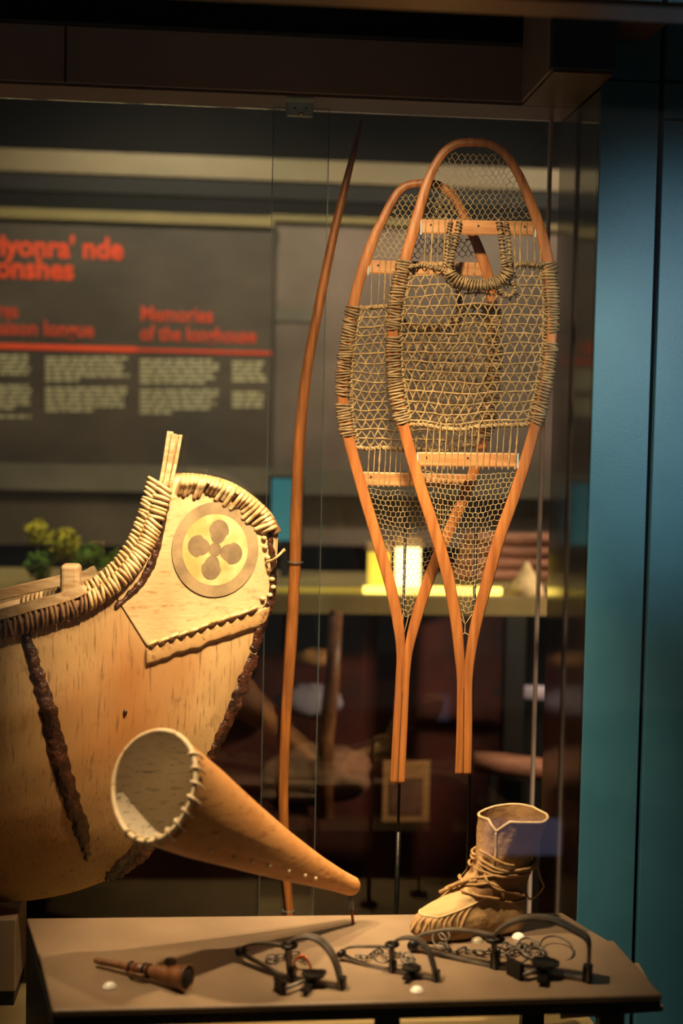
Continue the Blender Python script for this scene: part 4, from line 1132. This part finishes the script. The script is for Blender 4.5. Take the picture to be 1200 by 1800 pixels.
MB().box(cx(pc), cx(pd) + .3, DP + .03, DP + .08, on_case(700, 398, DP + .05).z + .001, on_case(700, 386, DP + .05).z).build('top_edge', M['olive_rail'], pan2)
z0_ = on_case(500, 575, DP+.05).z
mbx = MB().box(cx(on_case(450, 540, DP-.001)), cx(on_case(560, 540, DP-.001)), DP + .044, DP + .05, z0_ + .02, z0_ + .075); mbx.build('pale_caption', M['grey_band'], pan2)
# pale rail high on the wall
DRr = 5.06
r0, r1 = on_case(500, 279, DRr), on_case(500, 319, DRr)
rail = struct(MB().box(-2.2, 1.6, DRr, DRr + .04, r1.z, r0.z).build('trim_11', M['cream_rail'], bevel=.004), 'long cream rail high on the rear wall')
struct(MB().box(-2.2, 1.6, DRr + .01, DRr + .05, r1.z - .06, r1.z - .002).build('trim_12', M['ceiling']), 'dark brown rail below the cream rail')
spot('rail_lamp', (0.0, 3.9, 2.9), (0.0, 5.0, 2.55), 5, 130, 1.0, (1.0, .80, .56), .2)
# grey ledge below the panels
l0, l1 = on_case(500, 824, 5.0), on_case(500, 870, 5.0)
struct(MB().box(-2.2, 1.6, 5.07, 5.098, l1.z, l0.z).build('trim_13', M['grey_band']), 'grey ledge below the text panels')

# model table behind the case
DM = 4.15
zm = on_case(600, 1046, DM).z
mt = thing('model_table', cc(0, DM + .4, 0), 'long exhibition table with olive front edge carrying the lit village model', 'table')
MB().box(-1.9, 1.0, DM, DM + .75, zm - .03, zm).build('top', M['deck'], mt, bevel=.003)
MB().box(-1.9, 1.0, DM - .006, DM, zm - .055, zm - .004).build('front_edge', M['olive_rail'], mt)
M['redbrown'] = pmat('red_brown_cloth', '#3a120c', '#5a1f14', (1, 1, 1), 6, 0.8, 0.2, 80)
MB().box(-1.88, .98, DM + .45, DM + .47, 0, zm - .031).build('back_cloth', M['redbrown'], mt)
for x in (-1.8, .93): MB().box(x - .03, x + .03, DM + .1, DM + .16, 0, zm - .031).build('leg', M['plinth_dark'], mt)
# glowing light strip set in the table edge
ls0, ls1 = on_case(640, 1035, DM - .01), on_case(885, 1036, DM - .01)
M['strip_glow'] = emit('yellow_light_strip', '#ffd860', 1.6)
M['strip_dim'] = emit('olive_light_strip', '#b89a3a', 0.25)
o = thing('light_strip', cc(cx(ls0), DM + .02, zm), 'glowing yellow light strip along the model table edge', 'lamp')
MB().box(cx(ls0), cx(ls1), DM + .01, DM + .03, zm + .003, zm + .026).build('tube', M['strip_glow'], o, bevel=.004)
MB().box(cx(ls0) - .28, cx(ls0) - .002, DM + .01, DM + .03, zm + .003, zm + .020).build('tube', M['strip_dim'], o, bevel=.004)
MB().box(cx(ls0) - .3, cx(ls1) + .04, DM + .005, DM + .035, zm, zm + .003).build('base', M['olive_rail'], o)
# lit lanterns of the village model
M['lamp_glow'] = emit('warm_lantern_glow', '#ffe79a', 2.0)
M['lamp_dim'] = emit('amber_lantern_glow', '#f0c040', 0.7)
for (xa, xb, ya, yb, mk, lb) in ((698,738,962,1036,'lamp_glow','bright white-yellow glowing model house right of the two'),
                             (648,684,970,1034,'lamp_dim','amber glowing model house left of the two')):
    a, b = on_case(xa, yb, DM + .12), on_case(xb, ya, DM + .12)
    o = thing('model_house', cc((cx(a)+cx(b))/2, DM + .14, zm), lb, 'lamp', 'glowing model houses')
    MB().box(cx(a), cx(b), DM + .10, DM + .18, zm + .012, b.z).build('lit_wall', M[mk], o, bevel=.006)
    MB().box(cx(a) - .004, cx(b) + .004, DM + .096, DM + .184, zm + .0, zm + .012).build('base', M['call_wood'], o)
    pk = b.z + .03
    MB().add([cc(cx(a)-.008, DM+.09, b.z+.001), cc(cx(b)+.008, DM+.09, b.z+.001), cc(cx(b)+.008, DM+.19, b.z+.001), cc(cx(a)-.008, DM+.19, b.z+.001), cc(cx(a)-.008, DM+.14, pk), cc(cx(b)+.008, DM+.14, pk)],
        [(0,1,5,4),(2,3,4,5),(0,4,3),(1,2,5),(3,2,1,0)]).build('roof', M['hide'], o)
# bark-covered longhouse model and stacked logs
M['log'] = pmat('rosy_log', '#7a4a3a', '#a5705a', (3, 20, 20), 4, .7, .4, 20)
lg = []
for r_ in range(4):
    for c_ in range(2):
        xa, xb = 800 + r_*6 - c_*4, 966
        y = 1004 - r_ * 21
        p = on_case(xa, y, DM + .26 + c_*.045); x0_, x1_ = cx(p), cx(on_case(xb, y, DM + .26)) + .18
        zz = zm + .0205 + .019 + r_ * .0385
        o = MB().tube([cc(lerp(x0_, x1_, t), DM + .26 + c_*.045, zz + .002*math.sin(t*5 + r_)) for t in (0,.25,.5,.75,1)], [.018,.019,.0185,.019,.018], 12).build('log', M['log'], None, smooth=True)
        tag(o, ['bottom', 'second', 'third', 'topmost'][r_] + ' log of the ' + ['front', 'rear'][c_] + ' row in the rosy log pile', 'log', 'stacked logs on the model table')
MB_ = MB().box(cx(on_case(806, 1030, DM+.26)), cx(on_case(966, 1030, DM+.26)) + .16, DM + .235, DM + .33, zm, zm + .02)
tag(MB_.build('timber_board', M['deck'], None), 'flat board under the rosy log pile', 'board')
cpos = on_case(925, 1030, DM + .08)
tp = thing('model_tent', cc(cx(cpos), DM + .08, zm), 'small cream cone tent model at the right of the light strip', 'model')
MB().tube([cc(cx(cpos), DM+.08, zm + z) for z in (0, .03, .07, .10)], [.06, .045, .02, .004], 12).build('cover', M['hide_edge'], tp, smooth=True)
for a in (-1, 1): MB().tube([cc(cx(cpos)-a*.012, DM+.08, zm+.12), cc(cx(cpos)+a*.003, DM+.08, zm+.09)], .002, 5).build('pole', M['call_wood'], tp)
# green bush models
M['leaf_y'] = pmat('yellow_green_foliage', '#8a8a18', '#b8a828', (1, 1, 1), 20, .8, .3, 60)
M['leaf_g'] = pmat('dark_green_foliage', '#3c5514', '#5d7a1c', (1, 1, 1), 20, .8, .3, 60)
rr = random.Random(5)
for (px, py, r, dq, mk, lb) in ((66,936,.036,.20,'leaf_y','tallest yellow-green model tree at the left end'),(112,956,.046,.10,'leaf_y','broad bright yellow-green model bush in the middle of the grove'),
        (70,994,.038,.07,'leaf_g','dark green model bush below the tallest tree'),(158,982,.042,.20,'leaf_g','small dark green model bush behind the canoe headboard'),(208,992,.038,.12,'leaf_g','rightmost green model bush beside the canoe rim')):
    p = on_case(px, py, DM + dq); o = thing('model_tree', cc(cx(p), DM + dq, zm), lb, 'tree', 'model trees')
    MB().tube([cc(cx(p), DM+dq, zm), p], [.008, .004], 6).build('trunk', M['call_wood'], o)
    mb = MB()
    for k in range(220):
        d = Vector((rr.gauss(0,1), rr.gauss(0,1), rr.gauss(0,1.15))).normalized() * r * rr.uniform(.5, 1.15)
        s_ = rr.uniform(.006, .012); q1 = Vector((rr.gauss(0,1), rr.gauss(0,1), rr.gauss(0,1))).normalized(); q2 = q1.orthogonal().normalized()
        c = p + d
        mb.add([c - q1*s_, c + q2*s_*.6, c + q1*s_, c - q2*s_*.6, c + q1.cross(q2)*s_*.4], [(0,1,4),(1,2,4),(2,3,4),(3,0,4),(3,2,1,0)])
    mb.ball(p, r * .75, 6, 10)
    tag(mb.build('foliage', M[mk], o), kind='stuff')
# small blue screen
a, b = on_case(476, 950, DM + .5), on_case(530, 842, DM + .5)
sc_ = thing('blue_screen', cc(cx(a), DM + .5, a.z), 'small glowing blue screen beyond the canoe bow', 'screen')
M['screen'] = emit('blue_screen_glow', '#3a7f95', 0.14)
MB().box(cx(a), cx(b), DM + .50, DM + .512, a.z, b.z).build('display', M['screen'], sc_)
MB().box(cx(a) - .008, cx(b) + .008, DM + .512, DM + .53, a.z - .008, b.z + .008).build('housing', M['plinth_dark'], sc_)
xm_ = (cx(a) + cx(b)) / 2
MB().box(xm_ - .015, xm_ + .015, DM + .515, DM + .535, zm, a.z - .008).build('stand', M['plinth_dark'], sc_)

# low exhibits under the model table
DL = 4.05
zl = on_case(600, 1440, DL).z
low = thing('low_plinth', cc(0, DL + .2, 0), 'dark red-brown low plinth under the model table', 'plinth')
MB().box(-.24, .30, DL - .1, DL + .4, 0, zl).build('body', M['redbrown'], low, bevel=.004)
M['dusty'] = pmat('dusty_brown_hide', '#5a3a2a', '#8a5f48', (1, 1, 1), 12, .85, .5, 40)
M['lilac'] = pmat('lilac_white_cloth', '#8d86a0', '#aaa3b8', (1, 1, 1), 10, .8, .3, 40)
M['tan'] = pmat('tan_wood_block', '#a57648', '#c2935f', (3, 20, 20), 5, .6, .3, 20)
def lump(name, px, py, rx, ry, D, mat, label, cat, seed, ysq=1.0):
    c = on_case(px, py, D); k = D / F; rows = []
    for i in range(11):
        a = math.pi * i / 10; row = []
        for j in range(20):
            b_ = 2*math.pi*j/20; n_ = 1 + .22 * noise.noise(Vector((math.cos(b_)*2 + seed, math.sin(b_)*2, i*.5)))
            row.append(c + EX * rx*k*math.sin(a)*math.cos(b_)*n_ + EY * rx*k*.7*math.sin(a)*math.sin(b_)*n_ + EZ * ry*k*math.cos(a)*n_)
        rows.append(row)
    return tag(MB().grid(rows, True).build(name, mat, None, smooth=True), label, cat)
lump('hide_bundle', 560, 1362, 100, 52, DL + .15, M['dusty'], 'dusty brown folded hide bundle on the low plinth', 'hide', 2)
lump('cloth_bundle', 545, 1232, 58, 28, DL + .35, M['lilac'], 'lilac-white folded cloth behind the bow stave', 'cloth', 4)
lump('basket_lid', 555, 1156, 38, 16, DL + .35, M['tan'], 'rounded tan lid behind the bow stave', 'lid', 8)
p0, p1 = on_case(590, 1080, DL + .02), on_case(572, 1300, DL + .02)
po = thing('dark_post', cc(cx(p1), DL + .02, zl), 'dark wooden post rising from the low plinth', 'post')
MB().tube([cc(cx(p1), DL+.02, zl), p1, p1.lerp(p0, .5) + EX*.006, p0], [.026, .025, .022, .02], 10).build('shaft', M['call_wood'], po, smooth=True)
MB().tube([p0, p0 + EZ*.012], [.021, .016], 10).build('tip', M['call_wood'], po)
a, b = on_case(672, 1422, DL - .03), on_case(756, 1338, DL - .03)
cardm = M['tan']
cdo = thing('picture_card', cc((cx(a)+cx(b))/2, DL - .03, zl), 'small tan picture card standing behind the snowshoe tails', 'card')
MB().box(cx(a), cx(b), DL - .03, DL - .022, zl, b.z).build('card', M['tan'], cdo)
MB().box(cx(a)+.02, cx(b)-.02, DL - .032, DL - .030, zl + .02, b.z - .05).build('picture', M['dusty'], cdo)
MB().box(cx(a)+.04, cx(b)-.04, DL - .022, DL + .02, zl, zl + .06).build('easel', M['call_wood'], cdo)
a, b = on_case(832, 1338, DL + .1), on_case(1000, 1358, DL + .1)
lgo = thing('long_club', a, 'long tapered rosy-brown wooden pole lying behind the boot', 'pole')
MB().tube([a.lerp(b, t) for t in (0, .3, .6, .9, 1)], [.030, .034, .034, .030, .02], 12).build('shaft', M['log'], lgo, smooth=True)
for t in (.2, .8):
    c = a.lerp(b, t); MB().box(cx(c)-.01, cx(c)+.01, DL+.08, DL+.12, 0, c.z - .028).build('stand', M['plinth_dark'], lgo)
a, b = on_case(868, 1214, DL + .3), on_case(1012, 1222, DL + .3)
pdl = thing('pale_paddle', a, 'pale lilac-white paddle blade behind the right rod', 'paddle')
MB().tube([a.lerp(b, t) for t in (0, .15, .5, .85, 1)], [.010, .020, .024, .022, .012], sec=[(math.cos(2*math.pi*k/12), .4*math.sin(2*math.pi*k/12)) for k in range(12)], normal=EY).build('blade', M['lilac'], pdl, smooth=True)
MB().tube([b, b + EX*.25 + EZ*.01], .010, 8).build('handle', M['tan'], pdl, smooth=True)

# ------------------------------------------------------------------ unseen bluish box added behind the camera to reflect in the front glass
vp = [on_case(x, y, 4.5) for x, y in ((848, 1438), (985, 1502))]
DLb = 2 * 1.944 - 4.5
lbx = thing('reflection_box', cc((cx(vp[0]) + cx(vp[1])) / 2, DLb, 0), 'added low bluish glow box behind the camera, mirrored in the front glass', 'lamp')
M['box_glow'] = emit('bluish_glow', '#8f8fb8', 0.5)
MB().box(cx(vp[0]), cx(vp[1]), DLb, DLb + .01, vp[1].z, vp[0].z).build('glow_face', M['box_glow'], lbx, bevel=.02)
MB().box(cx(vp[0]) - .02, cx(vp[1]) + .02, DLb - .06, DLb - .001, 0, vp[0].z + .02).build('housing', M['plinth_dark'], lbx, bevel=.005)
